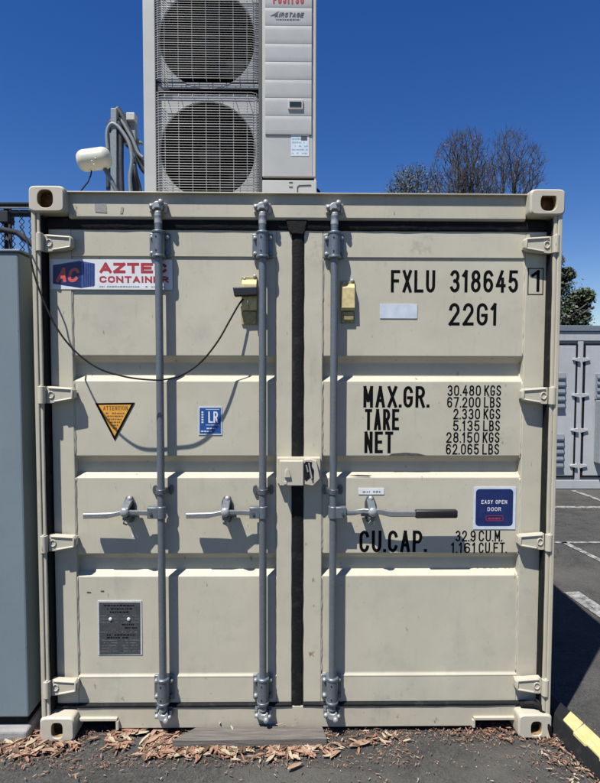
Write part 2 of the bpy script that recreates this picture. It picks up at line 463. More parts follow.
casting(-W2, .002, .026, .036, (.000,-.004), sq=3.2)
casting(W2-.162, .002, .026, .034, (.006,-.010), sq=3.0)
for sx in (-W2, W2-.162):
    for z in (HT-.118, .002):
        casting(sx, z, .034, .039, (0,0), y0=LEN, sgn=-1)

from mathutils import noise as nz
# posts
def post(s):
    xo = s*(W2-.006)
    b = MB()
    def bx(a, c, y0, y1): b.box(min(a,c), max(a,c), y0, y1, .10, HT-.10)
    bx(xo, xo-s*.020, .010, .15)
    bx(xo-s*.020, xo-s*.036, .016, .17)
    p_ = b.build('corner_post', M['cream_frame'], box, bevel=.004)
    b = MB(); n_ = 60; e = []
    for i in range(n_+1):                                  # ragged rubber lip lining the post
        z = .125+(HT-.25)*i/n_; yf = .026+.005*nz.noise((z*9, s*3, .5))
        e += [(xo-s*.0365, yf, z), (xo-s*(.041+.002*nz.noise((z*14, s, 1))), yf+.004, z), (xo-s*.044, .13, z)]
    b.add(e, [(3*i+j, 3*i+j+1, 3*i+j+4, 3*i+j+3) for i in range(n_) for j in range(2)])
    b.build('post_seal', M['rubber'], p_, fix=False)
    return p_
post(-1); post(1)
# header
zh1 = PZ(300, 193.6, .05); zh0 = PZ(300, 219, .06)
b = MB()
b.prism_x([(.034,zh1-.006),(.034,zh1),(.16,zh1+.004),(.16,zh0-.02),(.058,zh0-.004),(.052,zh0+.004),(.054,zh1-.006)], -W2+.160, W2-.160)
header = b.build('header_beam', M['cream_frame'], box, bevel=.0015)
b = MB()
for a, c, d, e in ((95,203.5,107,213),):
    x0, z1 = P(a, c, .052); x1, z0 = P(d, e, .052); b.add([(x0,.0505,z0+.004),(x1,.0505,z0),(x1-.004,.0515,z1),(x0-.002,.0515,z1-.003)], [(0,1,2,3)])
x0, z1 = P(120, 207, .052)
b.add([(x0,.0503,z1-.03),(x0+.012,.0503,z1-.03),(x0+.017,.0512,z1),(x0+.006,.0512,z1-.002)], [(0,1,2,3)])
split_build(b, 'bare_patch', simple('bare_grey_patch', (.26,.26,.24), .7, 0, .15, 50), header, fix=False)
# roof, side walls, rear wall, sill
b = MB(); b.box(-W2+.03, W2-.03, .10, LEN-.05, HT-.05, HT-.028)
for i in range(26):
    y = .35+i*.21
    b.prism_x([(y,HT-.029),(y+.03,HT-.012),(y+.09,HT-.012),(y+.12,HT-.029)], -W2+.10, W2-.10)
b.build('roof', M['cream_frame'], box)
for s in (-1, 1):
    b = MB(); poly = []
    y = .15; k = 0
    out, inn = s*(W2-.008), s*(W2-.044)
    prof = []
    while y < LEN-.15:
        prof += [(out, y), (out, y+.072), (inn, y+.14), (inn, y+.21)]; y += .278
    prof = [(a, yy) for a, yy in prof if yy <= LEN-.1]
    poly = prof+[(a-s*.004, yy) for a, yy in reversed(prof)]
    n = len(prof)
    b.add([(a, yy, z) for z in (.16, HT-.06) for a, yy in prof], [(i, i+1, n+i+1, n+i) for i in range(n-1)])
    b.build('side_wall', M['cream_frame'], box, fix=False)
    b = MB(); xs = sorted((s*(W2-.004), s*(W2-.06))); b.box(xs[0], xs[1], .15, LEN-.15, .10, .165); b.box(xs[0], xs[1], .15, LEN-.15, HT-.062, HT-.01)
    split_build(b, 'side_rail', M['cream_frame'], box, bevel=.004)
b = MB(); b.box(-W2+.05, W2-.05, LEN-.06, LEN-.03, .05, HT-.03); b.build('rear_wall', M['cream_frame'], box)
b = MB(); b.box(-W2+.06, W2-.06, .20, LEN-.06, .12, .16); b.build('floor', M['galv_dark'], box)
zs1 = PZ(300, 706, .065); zs0 = .022
cut_l = (PX(76,722,.065), PX(118,722,.065), PZ(100,718.5,.065)); cut_r = (PX(473,722,.065), PX(514,722,.065), PZ(490,717.5,.065))
b = MB()
xl, xr = -W2+.150, W2-.150
b.prism_y([(xl,cut_l[2]),(cut_l[1],cut_l[2]),(cut_l[1],zs0),(cut_r[0],zs0),(cut_r[0],cut_r[2]),(xr,cut_r[2]),(xr,zs1),(xl,zs1)], .065, .16)
sill = b.build('door_sill', M['cream_frame'], box, bevel=.003)
b = MB()
for (a, c, z), s in ((cut_l, 1), (cut_r, -1)):
    b.box(a, c, .050, .068, z-.004, z+.010)
    e = c if s > 0 else a
    b.box(e-.007, e+.007, .051, .068, zs0, z-.004)
split_build(b, 'pocket_rim', M['cream_cast'], sill, bevel=.002)
b = MB(); b.box(-1.05, 1.05, .30, .34, 0.0, .13); b.build('cross_member', M['galv_dark'], box)

# ---- doors
def zpx(py): return PZ(430, py, YP)
BANDS = [(258.5, 356.5), (381.5, 456), (477.5, 553), (575.5, 672)]
z_top, z_bot = PZ(300, 230.5, YD), PZ(300, 702, YD)
from mathutils import noise as nz
def wobble_bar(mb, p0, p1, w, y0, y1, vert, amp=.0022, seed=0):
    n = max(4, int((p1-p0)/.025))
    c = w
    for i in range(n): pass
    vs = []; fs = []
    for i in range(n+1):
        t = p0+(p1-p0)*i/n
        d0 = amp*nz.noise((t*13, seed, .3)); d1 = amp*nz.noise((t*11, seed+5, .9)); dy = amp*.8*nz.noise((t*9, seed+9, .2))
        a, e = c[0]+d0, c[1]+d1
        mid = (a+e)/2
        ring = [(a, y1), (a+.002, y0+.006+dy), (mid-(e-a)*.22, y0+dy), (mid+(e-a)*.22, y0+dy), (e-.002, y0+.006+dy), (e, y1)]
        for q, yy in ring: vs.append((q, yy, t) if vert else (t, yy, q))
        if i:
            o = (i-1)*6
            for k in range(5): fs.append((o+k, o+k+1, o+k+7, o+k+6))
    fs.append(tuple(range(6))); fs.append(tuple(range(n*6+5, n*6-1, -1)))
    mb.add(vs, fs)
def bead(mb, pts, r=.0035, seed=0):
    out = []; rr = []
    for i in range(len(pts)-1):
        a, c = Vector(pts[i]), Vector(pts[i+1]); n = max(2, int((c-a).length/.018))
        for k in range(n):
            q = a.lerp(c, k/n); out.append(q+Vector((random.uniform(-1,1),random.uniform(-.4,.4),random.uniform(-1,1)))*r*.3); rr.append(r*random.uniform(.6,1.35))
    out.append(Vector(pts[-1])); rr.append(r)
    mb.tube(out, rr, 5)

def make_door(side):
    if side < 0:
        xo, xi = PX(52.5, 450, YD), PX(292, 450, YD)           # outer, inner edges
        so, si = PX(74.5, 450, YD), PX(276.5, 450, YD)
    else:
        xo, xi = PX(544, 450, YD), PX(303.5, 450, YD)
        so, si = PX(521.5, 450, YD), PX(322, 450, YD)
    fr = MB()
    def bx(a, c, z0, z1, y0=YD, y1=YD+.055): fr.box(min(a,c), max(a,c), y0, y1, z0, z1)
    bx(xo, so, z_bot, z_top); bx(xi, si, z_bot, z_top)
    zt = zpx(258.5); zb = zpx(674)
    bx(so, si, zt, z_top, YD+.0006); bx(so, si, z_bot, zb, YD+.0006)
    door = fr.build('door', M['cream'], box, bevel=.0035)
    # corrugated sheet
    prof = [(YP, zt+.01)]
    for i, (t, e) in enumerate(BANDS):
        if i: prof.append((YP, zpx(t)+.001))
        if i < 3: prof += [(YP, zpx(e)), (YR, zpx(e)-.030), (YR, zpx(BANDS[i+1][0])+.022)]
    prof += [(YP, zpx(672.0)), (YD-.0005, zb-.0005), (YD-.0005, zb-.006), (YD+.02, zb-.006)]
    # round the outer corners a little
    pr = [prof[0]]
    for i in range(1, len(prof)-1):
        p, a, c = Vector(prof[i]), Vector(prof[i-1]), Vector(prof[i+1])
        r = min(.005, (p-a).length*.4, (p-c).length*.4)
        q0 = p+(a-p).normalized()*r; q1 = p+(c-p).normalized()*r
        for t in (0,.33,.67,1): 
            pr.append(tuple(q0*(1-t)**2+p*2*t*(1-t)+q1*t*t))
    pr.append(prof[-1])
    xs0, xs1 = min(so, si), max(so, si)
    NX = 1; sh = MB(); n = len(pr)
    vs = []
    for k in range(NX+1):
        x = xs0+(xs1-xs0)*k/NX; e = 0
        for y, z in pr: vs.append((x, y+e*.0022*nz.noise((x*3.1, z*3.3, side*4)), z))
    sh.add(vs, [(k*n+i, k*n+i+1, (k+1)*n+i+1, (k+1)*n+i) for k in range(NX) for i in range(n-1)])
    o = sh.build('corrugated_panel', M['cream'], door, fix=False)
    sol = o.modifiers.new('thick', 'SOLIDIFY'); sol.thickness = .003; sol.offset = -1
    # weld seams along the stiles
    wd = MB()
    for x, s_ in ((so, 1 if so < si else -1), (si, 1 if si < so else -1)):
        for i, (t, e) in enumerate(BANDS):
            bead(wd, [(x+s_*.002, YP-.001, zpx(t)), (x+s_*.002, YP-.001, zpx(e))])
            if i < 3: bead(wd, [(x+s_*.002, YP, zpx(e)), (x+s_*.002, YR-.001, zpx(e)-.03), (x+s_*.002, YR-.001, zpx(BANDS[i+1][0])+.022), (x+s_*.002, YP, zpx(BANDS[i+1][0]))])
    split_build(wd, 'weld_seam', M['cream'], door, smooth=True)
    return door, xo, xi, so, si
doorL, xoL, xiL, soL, siL = make_door(-1)
doorR, xoR, xiR, soR, siR = make_door(1)

# rubber seals
pin_l, pin_r = -W2+.047, W2-.047
b = MB(); wobble_bar(b, .13, HT-.125, (pin_l-.004, xoL+.004), .082, .125, True, seed=1); b.build('side_seal', M['rubber'], doorL, autos=50)
b = MB(); wobble_bar(b, .13, HT-.125, (xoR-.004, pin_r+.004), .082, .125, True, seed=2); b.build('side_seal', M['rubber'], doorR, autos=50)
b = MB(); wobble_bar(b, zs1-.004, z_top+.030, (xiL-.003, xiR+.003), .068, .125, True, seed=3, amp=.003); b.build('centre_seal', M['rubber'], doorR, autos=50)
b = MB()
xa, za = P(289, 232, .07); xb, zb = P(305, 218, .07)
b.prism_y([(xa,za),(xa+.012,za-.012),(xb-.01,za-.015),(xb,za),(xb+.012,zb-.014),(xb+.012,zb),(xa-.016,zb),(xa-.016,zb-.012)], .058, .10)
b.build('seal_joint', M['rubber'], doorR, bevel=.005)
for d, xa, xb in ((doorL, pin_l, xiL), (doorR, xiR, pin_r)):
    b = MB(); wobble_bar(b, xa, xb, (z_top-.003, zh0+.004), .066, .125, False, seed=xa); b.build('top_seal', M['rubber'], d, autos=50)
    b = MB(); wobble_bar(b, xa, xb-(.03 if d is doorR else 0), (zs1-.006, z_bot+.003), .060, .125, False, seed=xa+3); b.build('bottom_seal', M['rubber'], d, autos=50)
b = MB()
pts = [V3(520,704,.055), V3(533,703,.045), V3(540,706,.035), V3(545,716,.02), V3(549,727,.005), V3(551,735,-.005)]
b.tube(pts, [.012,.014,.016,.013,.011,.007], 8); b.tube([V3(536,699,.05), V3(541,705,.03), V3(543,712,.03), V3(545,720,.02)], [.006,.01,.009,.005], 7)
split_build(b, 'torn_seal_end', M['rubber'], doorR, smooth=True)

# ---- hinges
def hinge(door, side, py):
    if side < 0: pa, pb = 34.0, 70.5
    else: pa, pb = 561.5, 526.5
    f = (py-244)/(690-244)
    if side < 0: pa += 6*f; pb += 5*f
    else: pa += -10*f; pb += -9*f
    Y = .010
    xa, zc = P(pa, py, Y); xb, _ = P(pb, py, Y); s = 1 if xb > xa else -1
    lim = s*(-W2+.0085)
    if s*(xa-(-s*(W2-.009))) < 0: xa = -s*(W2-.009)
    def X(t): return xa+(xb-xa)*t
    b = MB(); h = .040
    pl = [(.0,-h*.9),(.30,-h),(.80,-h*.80),(.93,-h*.62),(1,-h*.30),(1,h*.52),(.95,h*.80),(.30,h*.98),(.0,h*.9)]
    poly = [(X(a), zc+z) for a, z in pl]
    if s < 0: poly = poly[::-1]
    b.prism_y(poly, .030, .056)
    b.box(*sorted((X(.74), X(.97))), .054, YD+.002, zc-h*.42, zc+h*.55)                      # foot welded to the door
    for a0, z0, a1, z1 in ((.30,h*.80,.95,h*.62),(.95,h*.62,.95,-h*.42),(.95,-h*.42,.45,-h*.78)):
        b.tube([(X(a0),.029,zc+z0),(X(a1),.029,zc+z1)], .0055, 6)
    b.tube([(X(.14),.018,zc-h*1.0),(X(.14),.018,zc+h*1.0)], .0165, 12)                        # knuckle
    b.tube([(X(.14),.012,zc+h*.9),(X(.14),.012,zc+h*1.12)], .008, 8)
    ring = [(X(.36)+.013*math.cos(a), .0285, zc+.016*math.sin(a)) for a in [i*math.pi/4 for i in range(9)]]
    b.tube(ring, .0035, 6)
    return b.build('hinge', M['cream_cast'], door, bevel=.0025, autos=35)
for py in (242, 395, 544.5, 690): hinge(doorL, -1, py)
for py in (244, 396, 543, 688): hinge(doorR, 1, py)

# ---- locking bars
YB = .033                                     # rod axis
def lock_bar(pxt, pxb, door, hdir):
    xt, zt = P(pxt, 214, YB); xb, zb = P(pxb, 712, YB)
    x = (xt+xb)/2
    r = .0175
    b = MB(); b.tube([(x,YB,zb+.02),(x,YB,(zt+zb)/2),(x,YB,zt-.01)], r, 20)
    bar = b.build('locking_bar', M['galv'], box, autos=50)
    # bearing brackets top and bottom
    for zc, hh in ((PZ(300,245,YB), .062), (PZ(300,690,YB), .066)):
        k = MB()
        k.box(x-.049, x-.021, YD-.014, YD-.001, zc-hh*.9, zc+hh*.9); k.box(x+.021, x+.046, YD-.014, YD-.001, zc-hh*.9, zc+hh*.9)
        ring = [(x+.0265*math.cos(R(a)), YB+.0265*math.sin(R(a))) for a in range(180, 361, 15)]
        poly = [(x-.0265, YD-.002)]+ring+[(x+.0265, YD-.002)]
        k.prism_z(poly, zc-hh, zc+hh)
        k.prism_z([(x+(p[0]-x)*1.12, YB+(p[1]-YB)*1.12 if p[1] < YB+.01 else p[1]) for p in poly], zc-hh*.98, zc-hh*.78)
        k.prism_z([(x+(p[0]-x)*1.12, YB+(p[1]-YB)*1.12 if p[1] < YB+.01 else p[1]) for p in poly], zc+hh*.78, zc+hh*.98)
        k.build('bearing_bracket', M['galv'], bar, bevel=.003, autos=35)
        for sx in (-.036, .034):
            for sz in (-.58, .58):
                q = MB(); q.tube([(x+sx,YD-.026,zc+hh*sz),(x+sx,YD-.013,zc+hh*sz)], .0095, 8); q.ball((x+sx,YD-.025,zc+hh*sz), .0085, .005, .0085, 8, 6)
                q.build('bolt', M['zinc' if sz > 0 or sx < 0 else 'galv'], bar, autos=40)
        q = MB()
        for sz in (-.5, .5): q.tube([(x-.006,YB-.0285,zc+hh*sz),(x-.006,YB-.020,zc+hh*sz)], .0036, 8)
        split_build(q, 'rivet', M['black_plastic'], bar, autos=40)
    # cam ends and keepers
    for zc, s in ((PZ(300,208.5,YB), 1), (PZ(300,713.5,YB), -1)):
        k = MB()
        k.tube([(x,YB,zc-s*.075),(x,YB,zc-s*.018)], [.0185,.0165], 14)
        prof = []
        for a in range(-40, 221, 20): prof.append((x+.026*math.cos(R(a)), zc+s*.026*math.sin(R(a))))
        if s < 0: prof = prof[::-1]
        k.prism_y(prof+([(x-.010,zc-s*.004),(x+.010,zc-s*.004)] if s > 0 else [(x+.010,zc-s*.004),(x-.010,zc-s*.004)]), YB-.015, YB+.015)
        k.ball((x-.029,YB-.006,zc+s*.004), .012, .012, .011); k.ball((x+.016,YB-.020,zc+s*.020), .013, .011, .014); k.ball((x+.030,YB-.004,zc+s*.010), .011, .012, .010)
        k.build('cam', M['zinc'], bar, bevel=.003, autos=40)
        k = MB(); yk = .0515 if s > 0 else .0645
        k.box(x-.040, x-.026, YB-.004, yk, zc-.020, zc+.018); k.box(x+.026, x+.040, YB-.004, yk, zc-.020, zc+.018)
        k.box(x-.040, x+.040, yk-.009, yk, zc-.022, zc+.022)
        split_build(k, 'cam_keeper', M['cream_cast' if s > 0 else 'galv'], bar, bevel=.003)
    # mid guide
    zc = PZ(300, 491.5, YB); k = MB()
    for i in (-1, 1):
        k.prism_y([(x+i*.038+.012*math.cos(R(a)), zc+.024*math.sin(R(a))) for a in range(0,360,30)], YD-.006, YD+.004)
    ring = [(x+.0225*math.cos(R(a)), YB+.0225*math.sin(R(a))) for a in range(180, 361, 15)]
    k.prism_z([(x-.034,YD-.002)]+ring+[(x+.034,YD-.002)], zc-.012, zc+.012)
    k.build('guide_bracket', M['galv_dark'], bar, bevel=.002, autos=40)
    return bar, x
bar1, x1 = lock_bar(158.0, 163.5, doorL, -1)
bar2, x2 = lock_bar(262.3, 263.2, doorL, -1)
bar3, x3 = lock_bar(334.5, 332.2, doorR, 1)

def strap(mb, pts, h, d):                    # flat bar through pts (x,y,z) with heights h and depths d
    n = len(pts); vs = []; fs = []
    for (x, y, z), hh, dd in zip(pts, h, d):
        c = .25
        ring = [(-1,-1+c),(-1+c,-1),(1-c,-1),(1,-1+c),(1,1-c),(1-c,1),(-1+c,1),(-1,1-c)]
        vs += [(x, y+a*dd/2, z+e*hh/2) for a, e in ring]
    for i in range(n-1):
        for k in range(8): fs.append((i*8+k, i*8+(k+1)%8, i*8+8+(k+1)%8, i*8+8+k))
    fs.append(tuple(range(7,-1,-1))); fs.append(tuple(range((n-1)*8, n*8)))
    mb.add(vs, fs)
def handle(bar, xr, s, hub_px, end_px, grip):
    YH = .012
    zc = PZ(200, 512.5, YB)+.001
    xh = PX(hub_px, 510, YH); xe = PX(end_px, 512, YH)
    b = MB()                                                        # clevis on the rod
    b.box(*sorted((xr+s*.012, xr+s*.062)), YB-.020, YB+.014, zc-.026, zc+.028)
    b.tube([(xr,YB,zc-.028),(xr,YB,zc+.030)], .0235, 16)
    b.build('handle_clevis', M['galv'], bar, bevel=.003, autos=40)
    b = MB(); b.tube([(xr+s*.044,YB-.026,zc),(xr+s*.044,YB-.018,zc)], .007, 10); b.build('rivet', M['galv_dark'], bar, autos=40)
    b = MB()
    L = abs(xe-xr)
    th = abs(xh-xr)
    if grip:
        xg = PX(415, 512, YH)
        pts = [(xr+s*.04,YB-.008,zc),(xr+s*.10,YB-.008,zc+.001),(xr+s*(th-.04),YB-.012,zc+.010),(xh,YH-.004,zc+.010),(xh+s*.035,YH-.004,zc+.010),(xh+s*.085,YH-.002,zc-.002),(xg,YH-.002,zc-.002),(xe-s*.02,YH-.002,zc-.002)]
        strap(b, pts, [.026,.024,.022,.024,.024,.026,.026,.024], [.014,.014,.016,.016,.016,.016,.016,.016])
    else:
        pts = [(xr+s*.04,YB-.008,zc),(xr+s*.10,YB-.010,zc+.002),(xh-s*.03,YH,zc+.006),(xh,YH-.006,zc+.010),(xh+s*.05,YH,zc-.002),(xh+s*.085,YH,zc-.007),(xe,YH+.002,zc-.009)]
        strap(b, pts, [.024,.022,.018,.022,.020,.026,.025], [.014,.014,.018,.020,.022,.026,.026])
    b.build('handle', M['handle_steel'], bar, autos=30)
    if grip:
        b = MB(); strap(b, [(xg,YH-.002,zc-.002),(xg+.006,YH-.002,zc-.002),(xe-.006,YH-.002,zc-.001),(xe,YH-.002,zc-.001)], [.034,.038,.038,.030], [.024,.030,.030,.022])
        b.build('handle_grip', M['black_plastic'], bar, bevel=.002, autos=50)
    # catch plate holding the handle
    zt = zc
    b = MB()
    b.prism_y([(xh+a*.026*s*s, zt+z) for a, z in ((-.55,-.060),(.55,-.060),(1.0,-.036),(1.0,.040),(.55,.066),(-.55,.066),(-1.0,.040),(-1.0,-.036))], YP-.010, YP-.0005)
    b.build('catch_plate', M['galv_dark'], bar, bevel=.003)
    b = MB()
    b.prism_x([(YP-.004,zt+.056),(YH+.012,zt+.040),(YH-.014,zt+.028),(YH-.014,zt+.016),(YH+.006,zt+.020),(YP-.006,zt+.030)], xh-.017, xh+.017)
    b.prism_x([(YP-.004,zt-.046),(YH+.016,zt-.040),(YH-.002,zt-.030),(YH-.002,zt-.018),(YH+.016,zt-.016),(YP-.006,zt-.024)], xh-.015, xh+.015)
    b.prism_x([(YP-.004,zt+.020),(YH+.014,zt+.022),(YH+.014,zt-.030),(YP-.004,zt-.034)], xh-.011, xh-.003)
    split_build(b, 'handle_catch', M['galv'], bar, bevel=.003)
    b = MB(); b.ball((xh, YH-.018, zt+.010), .021, .012, .022); b.ball((xh+.002, YP-.014, zt+.056), .013, .010, .013)
    b.tube([(xh-.006,YH-.004,zt-.034),(xh-.012,YH+.006,zt-.048),(xh,YH+.012,zt-.056),(xh+.012,YH+.006,zt-.048),(xh+.006,YH-.004,zt-.034)], .0042, 7)
    split_build(b, 'catch_bolt', M['zinc'], bar, autos=45)
    # swinging hasp behind the bar (the broad piece whose shadow falls below the handle)
    b = MB()
    b.prism_x([(YP-.012,zt-.006),(YH+.010,zt-.004),(YH+.010,zt-.018),(YP-.012,zt-.016)], xh-s*.050, xh+s*.004) if s > 0 else b.prism_x([(YP-.012,zt-.006),(YH+.010,zt-.004),(YH+.010,zt-.018),(YP-.012,zt-.016)], xh-.004, xh+.050)
    b.build('hasp', M['galv'], bar, bevel=.003)
handle(bar1, x1, -1, 125.5, 84, False)
handle(bar2, x2, -1, 225.5, 186.5, False)
handle(bar3, x3, 1, 372, 457, True)

# ---- lock box over the centre seam
lk = MB()
YL = .012
def pp(a, c, Y=YL): return P(a, c, Y)
lk.box(PX(277,470,.04), PX(320.5,470,.04), .034, YD-.001, PZ(300,484,.04), PZ(300,457.5,.04))
lockbox = lk.build('lock_box', M['cream_frame'], box, bevel=.004)
b = MB()
b.prism_y([pp(279.5,485.5), pp(303.5,485.5), pp(303.5,460.5), pp(279.5,460.5)], YL-.010, .036)
b.build('lock_cover', M['cream_cast'], lockbox, bevel=.004)
b = MB()
b.prism_y([pp(304,484.5), pp(313,486), pp(320,479), pp(316.5,461), pp(310.5,459), pp(304,459.6)], YL, .036)
b.build('lock_housing', M['cream_cast'], lockbox, bevel=.003)
b = MB()
b.prism_y([pp(304.5,479), pp(306,481), pp(311,477), pp(313.6,480.5), pp(314,470), pp(311.6,466), pp(312,462), pp(306,461.4), pp(304.4,463)], YL-.0015, YL+.002)
b.build('keyhole', M['rubber'], lockbox)
b = MB()
b.prism_y([pp(308.2,463), pp(309.6,462.8), pp(312.6,478), pp(311,479), pp(309.4,471)], YL-.010, YL)
b.prism_y([pp(305.6,465), pp(306.8,464.8), pp(308.6,471.5), pp(307.4,472.5)], YL-.006, YL)
split_build(b, 'latch', M['zinc'], lockbox, bevel=.0015)
b = MB()
b.prism_y([pp(284.5,477), pp(290.6,477), pp(290.6,474.4), pp(289,469.5), pp(287,467.4), pp(285.2,471)], YL-.020, YL-.009)
b.prism_y([pp(284,484), pp(287,484), pp(287,480.5), pp(284,480.5)], YL-.013, YL-.009)
split_build(b, 'knob', M['cream_cast'], lockbox, bevel=.003)

# ---- ventilators
def vent(door, px0, px1, py0, py1, torn):
    x0, z1 = P(px0, py0, YP); x1_, z0 = P(px1, py1, YP)
    b = MB(); b.box(x0, x1_, YP-.008, YP-.0005, z0, z1)
    v = b.build('vent', M['vent_dark'], door, bevel=.002)
    h = z1-z0
    b = MB()
    b.prism_x([(YP-.006,z1-h*.05),(YP-.030,z1-h*.16),(YP-.034,z0+h*.36),(YP-.028,z0+h*.30),(YP-.006,z0+h*.28)], x0+.003, x1_-.002)
    b.build('vent_hood', M['vent_plastic'], v, bevel=.003)
    b = MB()
    b.prism_x([(YP-.006,z0+h*.27),(YP-.020,z0+h*.27),(YP-.018,z0+h*.08),(YP-.006,z0+h*.03)], x0+.008, x1_-.006)
    b.build('vent_grid', M['vent_dark'], v, bevel=.002)
    for a, c in ((x0+.014, z0+h*.05), (x1_-.014, z0+h*.05), (x0+.014, z1-h*.04), (x1_-.012, z1+.002)):
        b = MB(); b.ball((a, YP-.009, c), .006 if c < z1 else .009, .004, .006 if c < z1 else .009, 8, 6); b.build('screw', M['zinc'], v, smooth=True)
    return v
vent(doorL, 241.5, 257.5, 277, 325, True)
vent(doorR, 340.5, 354.5, 281.5, 323.5, False)

# ---- stencilled lettering
YT = YP-.0007
def lettering(lines, label):
    for s, x0, y0, x1_, y1, t in lines:
        b = MB(); ptext(b, s, x0, y0, x1_, y1, YT, t=t, gap=.27)
        o = b.build('lettering', M['letter'], doorR, fix=False); o['label'] = 'black stencilled '+s
    return o
lettering([('FXLU', 391, 270, 435, 292.5, .135), ('318645', 450, 270, 518, 292.5, .135)], 'black stencilled FXLU 318645')
o = lettering([('1', 529.5, 270.5, 542, 292, .14)], 'black check digit 1 in a thin frame')
b = MB()
xa, za = P(528.4, 268.5, YD); xb, zb = P(542.6, 294.5, YD)
for q in ((xa,za,xb,za),(xb,za,xb,zb),(xb,zb,xa,zb),(xa,zb,xa,za)):
    ribbon(b, [(q[0],q[1]),(q[2],q[3])], .0022, YD-.0007, lambda v: v)
b.build('digit_frame', M['letter'], doorR, fix=False)
o.location.y = YD-.0007-YT
lettering([('22G1', 449, 303, 497, 325.5, .135)], 'black stencilled 22G1')
lettering([('MAX.GR.', 363.5, 386, 428.5, 407.5, .14), ('TARE', 365, 409, 399, 430, .14), ('NET', 364.5, 431.5, 393, 453, .14)], 'black stencilled MAX.GR. TARE NET')
sm = []
for i, (a, u) in enumerate((('30.480','KGS'),('67.200','LBS'),('2.330','KGS'),('5.135','LBS'),('28.150','KGS'),('62.065','LBS'))):
    y0 = 385.2+i*11.72; x0 = 447.5-.3*i+(6.5 if len(a) < 6 else 0); sm += [(a, x0, y0, 480.8-.4*i, y0+10.6, .13), (u, 484.4-.4*i, y0, 501-.4*i, y0+10.6, .13)]
lettering(sm, 'small black stencilled weights in kilograms and pounds')
lettering([('CU.CAP.', 359.5, 530.5, 426, 552, .14)], 'black stencilled CU.CAP.')
lettering([('32.9', 455.5, 530.5, 475.5, 541.3, .13), ('CU.M.', 478.8, 530.5, 502, 541.3, .13), ('1.161', 451, 542.4, 475.5, 553, .13), ('CU.FT.', 478.8, 542.4, 506.5, 553, .13)], 'small black stencilled cubic capacity')

# ---- scuffs and scraped paint
def blotch(door, pts, mat, y=YP-.0011):
    b = MB(); b.add([(P(a, c, y)[0], y, P(a, c, y)[1]) for a, c in pts], [tuple(range(len(pts)))]); b.build('paint_scuff', mat, door, fix=False)
M['scuff'] = simple('dark_scrape', (.07,.068,.062), .8, 0, .5, 120); M['smudge'] = simple('grey_smudge', (.40,.375,.30), .8, 0, .2, 90)
blotch(doorR, [(388,456),(392,453.6),(405,452.6),(418,453.4),(427,455.6),(414,456.2),(400,455.4)], M['scuff'])
blotch(doorL, [(86.5,591.6),(91,591.8),(91,593),(87,593)], M['scuff']); blotch(doorL, [(100.5,590.6),(104,590.4),(104,591.8),(101,591.8)], M['scuff'])
blotch(doorL, [(131,532),(134,537),(132.6,537.4)], M['white_vinyl']); blotch(doorL, [(135,531),(138.6,538),(137,538)], M['white_vinyl'])
blotch(doorR, [(348,475.4),(358,474.6),(372,475.2),(369,476.6),(356,476.2)], M['scuff'])
# ---- stickers
rng = random.Random(3)
def sticker(door, name, px0, py0, px1, py1, mats, label, Y=YP):
    b = MB(); x0, z1 = P(px0, py0, Y); x1_, z0 = P(px1, py1, Y)
    b.box(x0, x1_, Y-.0030, Y-.0004, z0, z1)
    return b, x0, x1_, z0, z1, (lambda: tag(b.build(name, mats, door, fix=False), label))
Ys = YP-.0034
# company banner
b, x0, x1_, z0, z1, fin = sticker(doorL, 'company_sticker', 51, 259.5, 173, 290, [M['white_vinyl'], M['navy'], M['red'], M['navy_light'], M['grey_print'], simple('bright_red_print', (.66,.10,.09), .4)], 'white banner sticker with a blue container picture and red lettering')
def q(a, c): return (P(a, c, Ys)[0], P(a, c, Ys)[1])
def poly(mb, pts, y, cur): mb.cur = cur; mb.add([(p[0], y, p[1]) for p in pts], [tuple(range(len(pts)))])
# door frame edge is proud of the panel, so the banner starts on the panel side of the stile
poly(b, [q(53.5,284), q(82,288.3), q(82,262.2), q(53.5,265.4)], Ys, 1); poly(b, [q(82,288.3), q(95.3,286), q(95.3,263.8), q(82,262.2)], Ys, 3)
poly(b, [q(53.5,265.4), q(82,262.2), q(95.3,263.8), q(80,261)], Ys, 3)
b.cur = 1
for i in range(5):
    a = 84+i*2.3; b.add([(q(a,287)[0],Ys-.0003,q(a,287)[1]),(q(a+.9,287)[0],Ys-.0003,q(a+.9,286.8)[1]),(q(a+.9,264)[0],Ys-.0003,q(a+.9,264)[1]),(q(a,264)[0],Ys-.0003,q(a,264)[1])], [(0,1,2,3)])
b.cur = 5
ptext(b, 'AC', 56, 268, 77.5, 282.5, Ys-.0004, t=.21, gap=.12, slant=.25)
b.cur = 2
ptext(b, 'AZTEC', 100, 263, 167, 273.6, Ys, t=.28, gap=.14)
ptext(b, 'CONTAINER', 100, 276.3, 169, 283.2, Ys, t=.26, gap=.18)
b.cur = 4
dashes(b, q(100,287.2)[0], q(168,287.2)[0], q(100,287.4)[1], .0058, Ys, rng, .9)
st = fin()
# the stile and shadow end of the banner lies over the frame: lift the whole sticker clear of it
st.location.y = -(YP-YD)-.0006+.0010
# small pale sticker
b, *_ , fin = sticker(doorR, 'blank_sticker', 380, 304, 417, 318.5, [M['pale_vinyl']], 'plain pale blue rectangular sticker'); fin()
b, x0, x1_, z0, z1, fin = sticker(doorR, 'strip_sticker', 358.5, 488, 384, 494.2, [M['white_vinyl'], M['grey_print']], 'narrow white strip sticker'); b.cur = 1
dashes(b, x0+.02, x0+.055, z0+.008, .010, Ys, rng, 1); dashes(b, x0+.07, x1_-.018, z0+.008, .010, Ys, rng, 1); fin()
